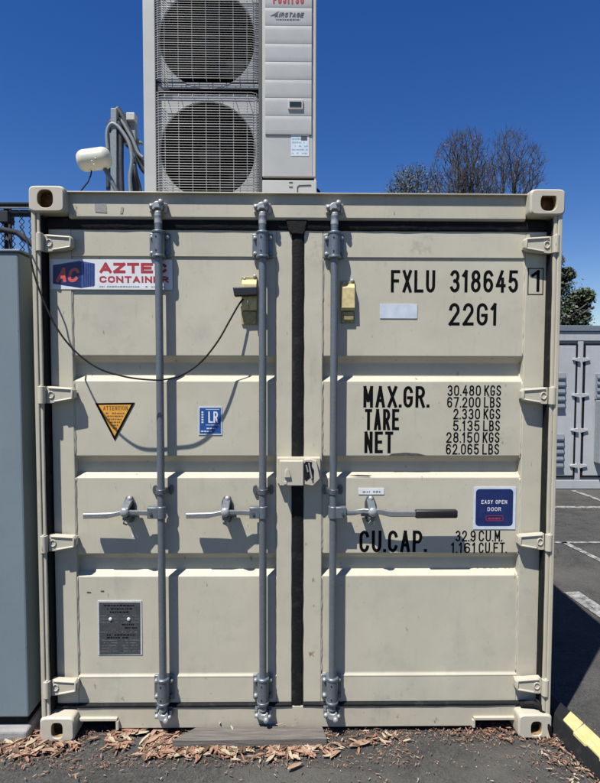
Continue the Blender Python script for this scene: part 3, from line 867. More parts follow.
# warning triangle
b = MB(); b.prism_y([q(95,403.2), q(114.5,440.5), q(134.5,402.6)][::1], YP-.003, YP-.0004)
poly(b, [q(98.3,405), q(114.6,436), q(131.2,404.6)], Ys, 1)
b.cur = 2
ptext(b, 'ATTENTION', 103.2, 406.0, 127.5, 410.2, Ys-.0004, t=.15, gap=.35)
for i in range(6):
    c = 412.4+i*3.0; hw_ = (9.4-i*1.45); dashes(b, q(115-hw_,c)[0], q(115+hw_,c)[0], q(115,c+1.5)[1], .0072, Ys-.0004, rng, .9)
tag(b.build('warning_sticker', [M['letter'], M['orange'], M['brown_print']], doorL, fix=False), 'orange warning triangle pointing down')
# blue inspection sticker
b, x0, x1_, z0, z1, fin = sticker(doorL, 'inspection_sticker', 198.5, 406.6, 222, 434.8, [M['pale_vinyl'], M['royal'], M['white_vinyl']], 'small blue inspection sticker with white letters')
poly(b, [q(199.6,433.6), q(220.9,433.6), q(220.9,407.8), q(199.6,407.8)], Ys, 1); b.cur = 2
ptext(b, 'LR', 208.3, 411.4, 218, 422.8, Ys-.0004, t=.13, gap=.12)
for u, v_, w, y in ((206,425,219,425),(206,409.4,219,409.4)): ribbon(b, [q(u,v_), q(w,y)], .0012, Ys-.0004, lambda v: v)
for i in range(5): b.flat(q(201.4,412)[0], q(203.4,412)[0], q(201,413+i*2.5)[1], q(201,411.4+i*2.5)[1], Ys-.0004)
for i in range(2): dashes(b, q(201,428)[0], q(216-i*4,428)[0], q(201,429+i*2.9)[1], .0062, Ys-.0004, rng, .95)
fin()
# data plate
b, x0, x1_, z0, z1, fin = sticker(doorL, 'data_plate', 97.6, 600.4, 142.4, 654.4, [M['plate_rim'], M['plate'], M['letter'], M['grey_print']], 'dark metal data plate with pale rim')
poly(b, [(x0+.006,z0+.002),(x1_-.008,z0+.004),(x1_-.006,z1-.009),(x0+.007,z1-.008)], Ys, 1)
b.cur = 2
W_ = x1_-x0; Hh = z1-z0
for i, (a, c, v_) in enumerate(((.15,.85,.90),(.22,.80,.84),(.28,.72,.78),(.55,.92,.55),(.62,.9,.49),(.2,.85,.36),(.2,.7,.31))):
    dashes(b, x0+W_*a, x0+W_*c, z0+Hh*v_, .0072, Ys-.0004, rng, .95)
b.cur = 3
for v_ in (.72,.66,.60,.42,.27,.22,.17,.12,.07): dashes(b, x0+W_*.06, x0+W_*.46, z0+Hh*v_, .0035, Ys-.0004, rng, .8); dashes(b, x0+W_*.54, x0+W_*.94, z0+Hh*v_, .0035, Ys-.0004, rng, .6)
b.cur = 0
b.ball((q(110.5,619)[0], Ys-.001, q(110.5,619)[1]), .009, .006, .009, 10, 6); b.ball((q(128.8,619)[0], Ys-.001, q(128.8,619)[1]), .009, .006, .009, 10, 6)
fin()
# easy open door sticker
b, x0, x1_, z0, z1, fin = sticker(doorR, 'notice_sticker', 473.8, 486.8, 515, 529, [M['pale_vinyl'], M['navy'], M['white_vinyl'], M['red']], 'navy sticker reading EASY OPEN DOOR')
a0, a1 = q(476,489), q(512.6,526)
poly(b, rounded(a0[0], a1[0], a1[1], a0[1], .018, 6), Ys, 1); b.cur = 2
ptext(b, 'EASY OPEN', 481.5, 500, 507, 503.8, Ys-.0004, t=.15, gap=.35); ptext(b, 'DOOR', 487.5, 507.2, 501, 511, Ys-.0004, t=.15, gap=.35)
b.cur = 3
for pa, pb in (((486,515.6),(503,515.6)),((503,515.6),(503,520.6)),((503,520.6),(486,520.6)),((486,520.6),(486,515.6))): ribbon(b, [q(*pa), q(*pb)], .0011, Ys-.0004, lambda v: v)
dashes(b, q(488,519)[0], q(501,519)[0], q(488,519.3)[1], .0085, Ys-.0004, rng, .95)
fin()
root_at(box, (0,0,0))

# ================================================================== AIR CONDITIONER on the roof
M['ac_white'] = simple('ac_ivory_paint', (.47,.47,.445), .45, 0, .06, 5)
M['ac_strip'] = simple('ac_panel_paint', (.41,.415,.405), .4, 0, .06, 8)
M['ac_wire'] = simple('grille_wire', (.45,.45,.435), .45, 0, .05, 10)
M['fan_dark'] = simple('fan_plastic', (.005,.005,.009), .85, 0, .2, 12)
M['coil'] = simple('coil_fins', (.006,.006,.010), .9, 0, .3, 80)
M['seam'] = simple('dark_seam', (.05,.055,.06), .6)
for nm_ in ('fan_dark', 'coil'): M[nm_].node_tree.nodes['Principled BSDF'].inputs['Specular IOR Level'].default_value = .1
ac = empty('air_conditioner')
tag(ac, 'tall off-white outdoor air conditioner with two stacked fans on the container roof', 'air conditioner')
YA = .52
def A(a, c, Y=YA): return P(a, c, Y)
ax0, ax1 = A(144,150)[0], A(316.5,150)[0]
az1 = A(220, -47)[1]; az0 = HT+.07
g0, g1 = A(155.5,150)[0], A(257.5,150)[0]                # grille span
dv0, dv1 = A(258.5,150)[0], A(262,150)[0]
zA = lambda c: A(210, c)[1]
fans = [(zA(148.5), zA(92.5), zA(205)), (zA(36), zA(-20), zA(80.5))]
b = MB()
b.box(ax0, ax0+.012, YA+.004, YA+.36, az0, az1); b.box(ax1-.012, ax1, YA+.004, YA+.36, az0, az1)
b.box(ax0, ax1, YA+.004, YA+.36, az1-.012, az1+.0); b.box(ax0+.012, ax1-.012, YA+.004, YA+.36, az0, az0+.012)
b.box(ax0+.012, ax1-.012, YA+.345, YA+.359, az0+.012, az1-.012)
b.box(dv0+.002, dv0+.012, YA+.02, YA+.345, az0+.012, az1-.012)
casing = b.build('casing', M['ac_white'], ac, bevel=.005)
b = MB(); b.box(ax0+.001, g0+.004, YA-.004, YA+.012, az0+.001, az1-.001); b.build('corner_trim', M['ac_white'], ac, bevel=.004)
b = MB(); b.box(g0+.004, dv0+.008, YA+.030, YA+.035, fans[1][2]-.030, fans[1][2]+.0); b.box(g0, dv0+.005, YA+.01, YA+.03, az1-.05, az1-.001)
split_build(b, 'cross_bar', M['ac_strip'], ac, bevel=.002)
b = MB(); xa, za = A(156,86); xb, zb = A(169,90.3); b.box(xa, xb, YA+.010, YA+.030, zb, za); b.build('clip', M['seam'], ac, bevel=.002)
b = MB(); b.box(dv0, dv1, YA+.006, YA+.05, az0, az1-.01); b.build('gap_strip', M['seam'], ac)
b = MB(); b.box(g0, dv0, YA+.30, YA+.33, az0+.02, az1-.02); b.build('coil', M['coil'], ac)
for fc, zt, zb in fans:
    cx = (g0+g1)/2+.003; rr = (A(255,150)[0]-A(159.5,150)[0])/2
    x0, x1_ = g0+.004, dv0+.001
    z0, z1 = max(zb, az0+.013)+.002, zt-.002
    N = 64; b = MB(); vs = []; 
    for i in range(N):
        a = 2*math.pi*i/N; c, s = math.cos(a), math.sin(a)
        kx = (x1_-cx)/c if c > 0 else (x0-cx)/c if c < 0 else 1e9
        kz = (z1-fc)/s if s > 1e-9 else (z0-fc)/s if s < -1e-9 else 1e9
        k = min(abs(kx), abs(kz))
        vs.append((cx+c*k, YA+.028, fc+s*k))
    for rad, yy in ((rr*1.02, YA+.028), (rr, YA+.036), (rr*.99, YA+.20)):
        for i in range(N):
            a = 2*math.pi*i/N; vs.append((cx+rad*math.cos(a), yy, fc+rad*math.sin(a)))
    b.add(vs, [])
    for j in range(3):
        for i in range(N):
            b.f.append((j*N+i, j*N+(i+1)%N, (j+1)*N+(i+1)%N, (j+1)*N+i)); b.m.append(1 if j == 2 else 0)
    b.build('fan_shroud', [M['ac_strip'], M['fan_dark']], ac, autos=40)
    b = MB(); b.tube([(cx,YA+.09,fc),(cx,YA+.20,fc)], [.062,.075], 24)
    fan = b.build('fan', M['fan_dark'], ac, autos=40)
    for k3 in range(3):
        b = MB(); a0 = R(20+120*k3+fc*40); vs = []; fs = []
        for i in range(7):
            rad = .06+(rr*.95-.06)*i/6; sw = R(22)*(i/6)
            for j in range(5):
                a = a0+sw+R(82)*(j/4)*(.75+.3*i/6); yy = YA+.11+.07*(j/4)
                vs.append((cx+rad*math.cos(a), yy, fc+rad*math.sin(a)))
        for i in range(6):
            for j in range(4): fs.append((i*5+j, i*5+j+1, i*5+j+6, i*5+j+5))
        b.add(vs, fs); bl = b.build('fan_blade', M['fan_dark'], fan, smooth=True, fix=False); so_ = bl.modifiers.new('t','SOLIDIFY'); so_.thickness = .004
    # wire guard
    b = MB(); gt, gb = zt-.004, zb+.006
    n = 42
    for i in range(n+1):
        z = gb+(gt-gb)*i/n
        b.tube([(g0-.002,YA+.022,z),(g0+.004,YA+.002,z),(g0+.030,YA-.012,z),(g1-.030,YA-.012,z),(g1-.004,YA+.002,z),(g1+.002,YA+.022,z)], 0.0013 if i % 3 else .0018, 5, caps=False)
    for i in range(7):
        x = g0+.055+(g1-g0-.11)*i/6
        b.tube([(x,YA+.022,gb),(x,YA-.006,gb+.008),(x,YA-.0085,gb+.03),(x,YA-.0085,gt-.03),(x,YA-.006,gt-.008),(x,YA+.022,gt)], .0022, 5, caps=False)
    for x in (g0+.004, g0+.018, g1-.018, g1-.004): b.tube([(x,YA+(.004 if x < g0+.01 or x > g1-.01 else -.004),gb),(x,YA+(.004 if x < g0+.01 or x > g1-.01 else -.004),gt)], .0018, 5, caps=False)
    b.build('fan_guard', M['ac_wire'], ac, smooth=True)
# service panel with stepped strips
sx0, sx1 = A(262.3,150)[0], A(316,150)[0]
b = MB(); b.box(sx0, sx1-.001, YA+.0, YA+.03, zA(176.5), az1-.013); sp = b.build('service_panel', M['ac_white'], ac, bevel=.004)
yy = [-28, -10, 8, 26, 44, 62, 80, 98, 116, 134.5]
for i in range(len(yy)-1):
    zt, zb = zA(yy[i]+.05), zA(yy[i+1]-.05); b = MB()
    hs_ = zt-zb
    b.prism_x([(YA+.002,zt),(YA-.0085,zt),(YA-.0098,zt-.04*hs_),(YA-.0106,zt-.25*hs_),(YA-.0110,zt-.50*hs_),(YA-.0109,zt-.75*hs_),(YA-.0105,zt-.95*hs_),(YA-.0096,zb),(YA+.002,zb)], sx0+.016, sx1-.026)
    b.build('panel_strip', M['ac_strip'], sp, autos=28)
b = MB(); b.box(sx0+.008, sx1-.02, YA-.003, YA-.0005, zA(176), zA(135.2)); b.build('lower_panel', M['ac_strip'], sp, bevel=.001)
b = MB(); b.box(sx0, sx1+.004, YA-.006, YA+.03, az0+.01, zA(180)); vc = b.build('valve_cover', M['ac_white'], ac, bevel=.004)
b = MB()
for i in range(2): xa, za = A(289+i*0, 182.5+i*4.5); b.box(xa, xa+.02, YA-.0085, YA-.0055, za-.004, za)
xa, za = A(297.5,186); xb, zb = A(311,186)
b.tube([(xa,YA-.007,za-.05),(xa,YA-.007,za-.008),(xa+.008,YA-.007,za),(xb,YA-.007,za+.003)], .0028, 6)
split_build(b, 'hook', M['seam'], vc)
b = MB(); x0, z1 = A(288,101); x1_, z0 = A(303,111); b.box(x0, x1_, YA-.020, YA-.004, z0, z1)
wdw = b.build('display_window', M['ac_white'], sp, bevel=.003)
b = MB(); x0, z1 = A(289.6,103.6); x1_, z0 = A(301.2,108.6); b.box(x0, x1_, YA-.0225, YA-.018, z0, z1); b.build('display_glass', simple('display_glass', (.03,.04,.035), .15), wdw)
b = MB(); YK = YA-.0045; x0, z1 = A(291,135.2); x1_, z0 = A(309,156.5); b.box(x0, x1_, YK, YA-.0025, z0, z1)
b.cur = 1
for i in range(5): dashes(b, x0+.006, x1_-.008, z0+.012+i*.019, .007, YK-.0004, rng, .75)
b.cur = 2; b.flat(x0+.055, x1_-.010, z1-.03, z1-.008, YK-.0005)
b.build('service_sticker', [M['pale_vinyl'], simple('sticker_cyan', (.20,.38,.55), .5), M['seam']], sp, fix=False)
b = MB(); Yb = YA-.0118
ptext(b, 'FUJITSU', 273, -4.6, 304, 4.0, Yb, t=.20, gap=.34); b.build('brand_lettering', M['red'], sp, fix=False)
b = MB(); ptext(b, 'AIRSTAGE', 274.5, 12.4, 303, 17.4, Yb-.0004, t=.22, gap=.24, slant=.3); dashes(b, A(276,20)[0], A(300,20)[0], A(276,21.6)[1], .0075, Yb, rng, .95)
b.add([(A(270,17.6)[0],Yb,A(270,17.6)[1]),(A(274,17.4)[0],Yb,A(274,17.4)[1]),(A(280,12.0)[0],Yb,A(280,12)[1])], [(0,1,2)])
b.build('series_lettering', M['seam'], sp, fix=False)
for xx in (ax0+.12, ax1-.16):
    b = MB(); b.box(xx, xx+.05, YA-.03, YA+.39, HT-.012, az0-.001); b.build('mounting_rail', M['galv'], ac, bevel=.003)
b = MB(); b.tube([A(317,182)[0:1]+(YA+.12,) + A(317,182)[1:2], (A(319,182)[0]+.004,YA+.12,A(317,184)[1]), (A(320,190)[0],YA+.12,A(317,194)[1])], .008, 8); b.build('drain_hose', M['rubber'], ac, smooth=True)
root_at(ac, (0,0,0))

# ================================================================== roof fittings on the left
M['lamp_white'] = simple('capsule_plastic', (.60,.59,.50), .4, 0, .07, 14)
fx_ = empty('capsule_antenna'); tag(fx_, 'cream rounded capsule fixture on a short strut above the container corner', 'fixture')
YF = .36
c0, c1 = Vector(V3(77.5,161.8,YF)), Vector(V3(111,157.2,YF))
b = MB(); pts = []; rad = []
L = (c1-c0).length; rr = .054
for i in range(25):
    t = i/24; d = min(t, 1-t)*L; pts.append(c0.lerp(c1, t)); rad.append(rr*min(1, (max(0, 1-((.040-min(d,.040))/.040)**2.0))**.5*.72+.28) if d < .040 else rr)
b.tube(pts, rad, 28); b.build('capsule', M['lamp_white'], fx_, autos=60)
b = MB()
for a, c in ((92,161),(95.5,158.5),(94,164.5)):
    v_ = Vector(V3(a, c, YF-.054)); b.ball(v_, .006, .004, .004, 8, 6)
split_build(b, 'moulding', M['lamp_white'], fx_, smooth=True)
b = MB(); b.tube([V3(105,169,YF), V3(111,180,YF), V3(119,196,YF), (V3(119,196,YF)[0]+.01,YF,HT-.02)], .0115, 10); b.build('strut', M['galv'], fx_, smooth=True)
root_at(fx_, (0,0,0))
b = MB(); b.tube([V3(91.5,171,YF), V3(91,175,YF-.01), V3(88,182,YF-.03), V3(84,187,YF-.05), V3(80.5,191.5,YF-.06), V3(78,196,YF-.05), (V3(78,196,YF)[0],YF-.03,HT-.028)], .0036, 7)
tag(b.build('signal_cable', M['rubber'], smooth=True), 'thin black lead hanging from the cream capsule to the roof', 'cable')

def channel(name, pts, w, d, mat, parent):     # square-section strut
    b = MB(); b.tube(pts, w*.7071, 4, caps=True); return b.build(name, mat, parent, bevel=.002)
pf = empty('pipe_frame'); tag(pf, 'grey steel pipe support frame with upright channels left of the air conditioner', 'support')
YG = .62
M['dark_pipe'] = simple('pipe_lagging', (.030,.036,.045), .55, 0, .3, 20, .3)
M['grey_channel'] = galv('grey_channel', (.22,.255,.27), .2, .55)
def bar_(x0p, x1p, y0p, y1p, Y, dep, name, mat, x0b=None, x1b=None):
    b = MB(); b.prism_y([P(x0b or x0p, y1p, Y), P(x1b or x1p, y1p, Y), P(x1p, y0p, Y), P(x0p, y0p, Y)], Y, Y+dep); return b.build(name, mat, pf, bevel=.003)
bar_(110.5, 116.5, 108, 205, YG, .05, 'upright', M['grey_channel'])
bar_(127, 134.5, 119, 160, YG+.05, .05, 'upright', M['grey_channel'], 131, 137)
bar_(126, 134.5, 112.5, 120, YG+.03, .06, 'end_cap', M['ac_white'])
bar_(114, 138, 138, 143, YG+.07, .03, 'rail', M['grey_channel'], 122, 143)
bar_(109, 113, 126, 205, YG+.10, .03, 'back_brace', M['grey_channel'], 113, 117)
root_at(pf, (0,0,0))
hoses = [([(112,124),(116,118),(122,122),(128,132),(133,141),(138,153),(143,158)], YG+.03, .010, 'grey conduit arching from the upright over to the air conditioner'),
         ([(108,150),(107,138),(108,129),(112,124),(118,127),(125,136),(130,146),(132,160),(130,178),(131,198)], YG+.0, .011, 'grey conduit looping out left of the upright and back down'),
         ([(117,109),(123,118),(130,133),(136,150),(142,166),(146,172)], YG+.06, .020, 'thick black lagged pipe sloping from the upright top down to the air conditioner'),
         ([(117,124),(122,128),(129,138),(133,152),(134,172),(136,196)], YG+.10, .016, 'black lagged pipe bending down right beside the air conditioner'),
         ([(109,132),(110,124),(114,121),(119,125),(121,140),(121,165),(122,197)], YG+.02, .015, 'black lagged pipe looped over just right of the grey upright'),
         ([(108.5,190),(108,160),(108.5,138),(111,128),(117,131),(124,141),(134,152),(144,164)], YG+.14, .013, 'dark lagged pipe looping behind the grey upright'),
         ([(134,165),(137,178),(139.5,188),(141,198)], YG+.04, .012, 'short black lagged pipe dropping nearest the air conditioner'),
         ([(116,150),(117.5,170),(119,198)], YG+.06, .013, 'straight dark lagged pipe hugging the grey upright')]
for pts, Y, r_, lab in hoses:
    pv = [Vector(V3(a, c, Y)) for a, c in pts]
    out = []
    for i in range(len(pv)-1):
        p0, p1, p2, p3 = pv[max(i-1,0)], pv[i], pv[i+1], pv[min(i+2,len(pv)-1)]
        for k in range(6):
            t = k/6; out.append(.5*((2*p1)+(-p0+p2)*t+(2*p0-5*p1+4*p2-p3)*t*t+(-p0+3*p1-3*p2+p3)*t**3))
    out.append(pv[-1])
    b = MB(); b.tube(out, r_, 10); tag(b.build('lagged_pipe', M['grey_channel' if lab.startswith('grey') else 'dark_pipe'], smooth=True), lab, 'pipe', 'lagged pipes left of the air conditioner')

# ================================================================== hanging cable with clip
cb = empty('hanging_cable'); tag(cb, 'thin black cable sagging across the left door to the left vent', 'cable')
pts = [(20,226,1.06),(24,233,.70),(27,241,.25),(29.5,252,-.012),(34,274,-.045),(44,302,-.06),(58,330,-.065),(76,352,-.07),(98,368,-.07),(122,376,-.06),(145,379.5,-.05),(165,379.5,-.045),(184,374,-.035),(202,361,-.02),(218,341,.0),(230,320,.02),(238,306,.035),(243,299,.045)]
pv = [Vector(V3(*p)) for p in pts]; out = []
for i in range(len(pv)-1):
    p0, p1, p2, p3 = pv[max(i-1,0)], pv[i], pv[i+1], pv[min(i+2,len(pv)-1)]
    for k in range(6):
        t = k/6; out.append(.5*((2*p1)+(-p0+p2)*t+(2*p0-5*p1+4*p2-p3)*t*t+(-p0+3*p1-3*p2+p3)*t**3))
out.append(pv[-1])
b = MB(); b.tube(out, .0042, 8); b.build('cord', M['rubber'], cb, smooth=True)
b = MB(); b.prism_y([P(234.5,296.8,.03), P(257.5,295.5,.03), P(257.5,286.5,.03), P(232.8,287.4,.03)], .018, .052); b.build('plug', M['black_plastic'], cb, bevel=.005)
b = MB(); b.tube([V3(246,295,.03), V3(247.5,301,.03), V3(249,309,.034)], .0028, 6); b.build('loose_end', M['vent_dark'], cb, smooth=True)
root_at(cb, (0,0,0))

# ================================================================== grey cabinet, pad and fence on the left
def cab_paint():
    t = NT('cabinet_paint')
    c = t.mix(t.noise(3, detail=5, lo=.3, hi=.7), (.165,.218,.245), (.195,.248,.272))
    c = t.mix(t.mul(t.noise(160, detail=2, lo=.6, hi=.7), .35), c, (.28,.32,.335))
    c = t.mix(t.mul(t.noise(40, detail=4, lo=.7, hi=.73), .6), c, (.05,.05,.05))
    t.col(c); t.rough(.5); t.bump(t.noise(260, detail=2), .25, .002); return t.mat
M['cabinet'] = cab_paint()
cabn = empty('utility_cabinet'); tag(cabn, 'tall blue-grey steel utility cabinet beside the container', 'cabinet')
YC = .03
cxr = (P(18,254,YC)[0]+P(28.6,715,YC)[0])/2
cz1 = PZ(9,252,YC); cz0 = PZ(15,717.5,YC)
b = MB(); b.box(cxr-.95, cxr, YC, YC+.75, cz0, cz1); b.build('body', M['cabinet'], cabn, bevel=.008)
b = MB(); b.box(cxr-.93, cxr-.02, YC+.03, YC+.72, .055, cz0-.001); b.build('plinth', M['rubber'], cabn)
b = MB(); b.box(cxr-.97, cxr+.012, YC-.008, YC+.77, cz1+.0005, cz1+.012); b.build('lid', M['cabinet'], cabn, bevel=.003)
b = MB(); b.box(cxr-.90, cxr-.045-.16, YC-.012, YC-.0005, cz0+.05, cz1-.06); dr = b.build('door', M['cabinet'], cabn, bevel=.004)
b = MB(); b.tube([(cxr-.30,YC-.03,1.05),(cxr-.30,YC-.03,1.20)], .01, 8); b.build('handle', M['galv'], dr)
root_at(cabn, (0,0,0))
def concrete():
    t = NT('concrete'); c = t.mix(t.noise(12, detail=6, lo=.3, hi=.7), (.25,.245,.235), (.36,.355,.34))
    t.col(c); t.rough(.9); t.bump(t.noise(40, detail=6), .5, .006); return t.mat
M['concrete'] = concrete()
b = MB(); b.box(cxr-1.1, cxr+.002, YC-.02, YC+.82, -.02, .052)
tag(b.build('concrete_pad', M['concrete'], bevel=.015, seg=3), 'pale concrete pad under the blue-grey cabinet', 'pad')

fence = empty('chain_link_fence'); tag(fence, 'chain link fence with dark top rail behind the blue-grey cabinet', 'fence')
YX = 1.1
M['fence_metal'] = simple('fence_steel', (.014,.017,.026), .85, 0, .3, 20)
zt = PZ(12,204.8,YX); xR = PX(60,230,YX); xL = xR-2.6
b = MB(); b.tube([(xL,YX,zt),(xR,YX,zt)], .016, 10); b.build('top_rail', M['fence_metal'], fence, smooth=True)
b = MB(); b.tube([(xL,YX-.02,zt-.028),(xR,YX-.02,zt-.026)], .006, 8); b.build('tension_wire', M['zinc'], fence, smooth=True)
b = MB(); b.tube([(xL,YX+.02,zt-.055),(xR,YX+.02,zt-.05)], .022, 10); b.build('rail', M['fence_metal'], fence, smooth=True)
xp = PX(5.5,220,YX); b = MB(); b.tube([(xp,YX+.03,0),(xp,YX+.03,zt-.01)], .024, 12); b.build('post', M['fence_metal'], fence, smooth=True)
b = MB(); b.box(xp-.03, xp+.03, YX-.03, YX+.06, zt-.12, zt-.045); b.build('clamp', M['fence_metal'], fence, bevel=.006)
b = MB(); b.tube([(xL,YX-.035,zt-.16),(xp,YX-.035,zt-.17),(PX(20,236,YX),YX-.035,PZ(20,234,YX)),(PX(40,256,YX),YX-.03,PZ(40,250,YX)),(xR,YX-.03,PZ(45,256,YX))], .019, 10); b.build('bundled_hose', M['fence_metal'], fence, smooth=True)
b = MB(); dw, dh = .062, .036
x = xR-1.3
while x < xR:
    for s in (1, -1):
        pts = []; z = zt-.9; k = 0
        while z < zt-.02:
            pts.append((x+(dw/2 if (k % 2 == 0) == (s > 0) else 0)-dw/4, YX+.004*s, z)); z += dh; k += 1
        b.tube(pts, .0034, 4, caps=False)
    x += dw
b.build('mesh', M['fence_metal'], fence, fix=False)
root_at(fence, (0,0,0))

# ================================================================== grey container in the background
bgc = empty('storage_container'); tag(bgc, 'light grey storage container with black door seals across the car park', 'container')
def bg_paint():
    t = NT('grey_container_paint'); c = t.mix(t.noise(1.5, detail=6, lo=.3, hi=.7), (.40,.415,.43), (.48,.495,.51))
    c = t.mix(t.mul(t.noise(5, vec=t.pos((3,3,.4)), detail=6, lo=.55, hi=.8), .4), c, (.25,.25,.26)); t.col(c); t.rough(.55); t.bump(t.noise(3), .2, .02); return t.mat
M['bg'] = bg_paint(); M['bg_dark'] = simple('grey_trim', (.16,.19,.22), .6); M['bg_box'] = simple('meter_grey', (.27,.30,.32), .5)
YB2 = G(575, 489, 0)[1]
def B(a, c): return P(a, c, YB2)
bx0 = B(470,400)[0]; bx1 = bx0+6.0; bz1 = B(580,325.5)[1]
b = MB(); b.box(bx0, bx1, YB2+.03, YB2+2.4, .05, bz1-.02); b.box(bx0-.01, bx1+.01, YB2-.0, YB2+.06, 0.0, B(580,480)[1]); b.box(bx0-.01, bx1+.01, YB2, YB2+.06, B(580,341)[1], B(580,331.5)[1])
xm0, xm1 = B(576.6,400)[0], B(582.4,400)[0]
b.box(xm0, xm1, YB2+.004, YB2+.05, B(580,480)[1], B(580,341)[1])
b.build('body', M['bg'], bgc, bevel=.008)
b = MB(); b.box(bx0-.02, bx1+.02, YB2-.02, YB2+2.45, B(580,331.3)[1], bz1); b.build('roof_trim', M['bg_dark'], bgc, bevel=.006)
zt, zb = B(580,343.5)[1], B(580,477.5)[1]
xl0 = B(478,400)[0]; xr1 = B(705,400)[0]
for xa, xb in ((xl0, xm0), (xm1, xr1)):
    b = MB(); b.box(xa+.03, xb-.03, YB2-.006, YB2+.028, zb+.03, zt-.03); d = b.build('door', M['bg'], bgc, bevel=.004)
    b = MB(); w_ = .032
    b.box(xa+.002, xa+w_, YB2-.002, YB2+.029, zb, zt); b.box(xb-w_, xb-.002, YB2-.002, YB2+.029, zb, zt); b.box(xa+w_, xb-w_, YB2-.002, YB2+.029, zt-w_, zt); b.box(xa+w_, xb-w_, YB2-.002, YB2+.029, zb, zb+w_)
    split_build(b, 'door_seal', M['rubber'], d)
    s = 1 if xa == xl0 else -1
    for c in (359.5, 395, 430, 465.5):
        zc = B(580,c)[1]; xe = xb if s > 0 else xa
        b = MB()
        pl = [(0,-.035),(.10,-.012),(.10,.012),(0,.03)]
        po = [(xe-s*(.0+a)+s*.02, zc+z) for a, z in pl]
        b.prism_y(po if s < 0 else po[::-1], YB2-.03, YB2-.003); b.build('hinge', M['bg'], d, bevel=.004)
def louver(xa, xb, c0, c1, n):
    za, zb2 = B(560,c0)[1], B(560,c1)[1]
    b = MB(); b.box(xa, xb, YB2-.03, YB2-.008, zb2, za); lv = b.build('louvre', M['bg_box'], bgc, bevel=.004)
    for i in range(n):
        z = zb2+(za-zb2)*(i+.5)/n; b = MB(); h = (za-zb2)/n*.4
        b.prism_x([(YB2-.03,z+h),(YB2-.055,z-h*.4),(YB2-.05,z-h),(YB2-.03,z+h*.4)], xa+.015, xb-.015); b.build('slat', M['bg_dark'], lv)
for c0, c1 in ((373,409), (434,468)): louver(B(545,400)[0], B(564.3,400)[0], c0, c1, 5)
louver(B(594.6,380)[0], B(630,380)[0], 373.5, 399, 4)
b = MB(); b.box(B(594.2,420)[0], B(632,420)[0], YB2-.16, YB2-.008, B(600,462)[1], B(600,400)[1]); b.build('meter_box', M['bg_box'], bgc, bevel=.012)
root_at(bgc, (0,0,0))

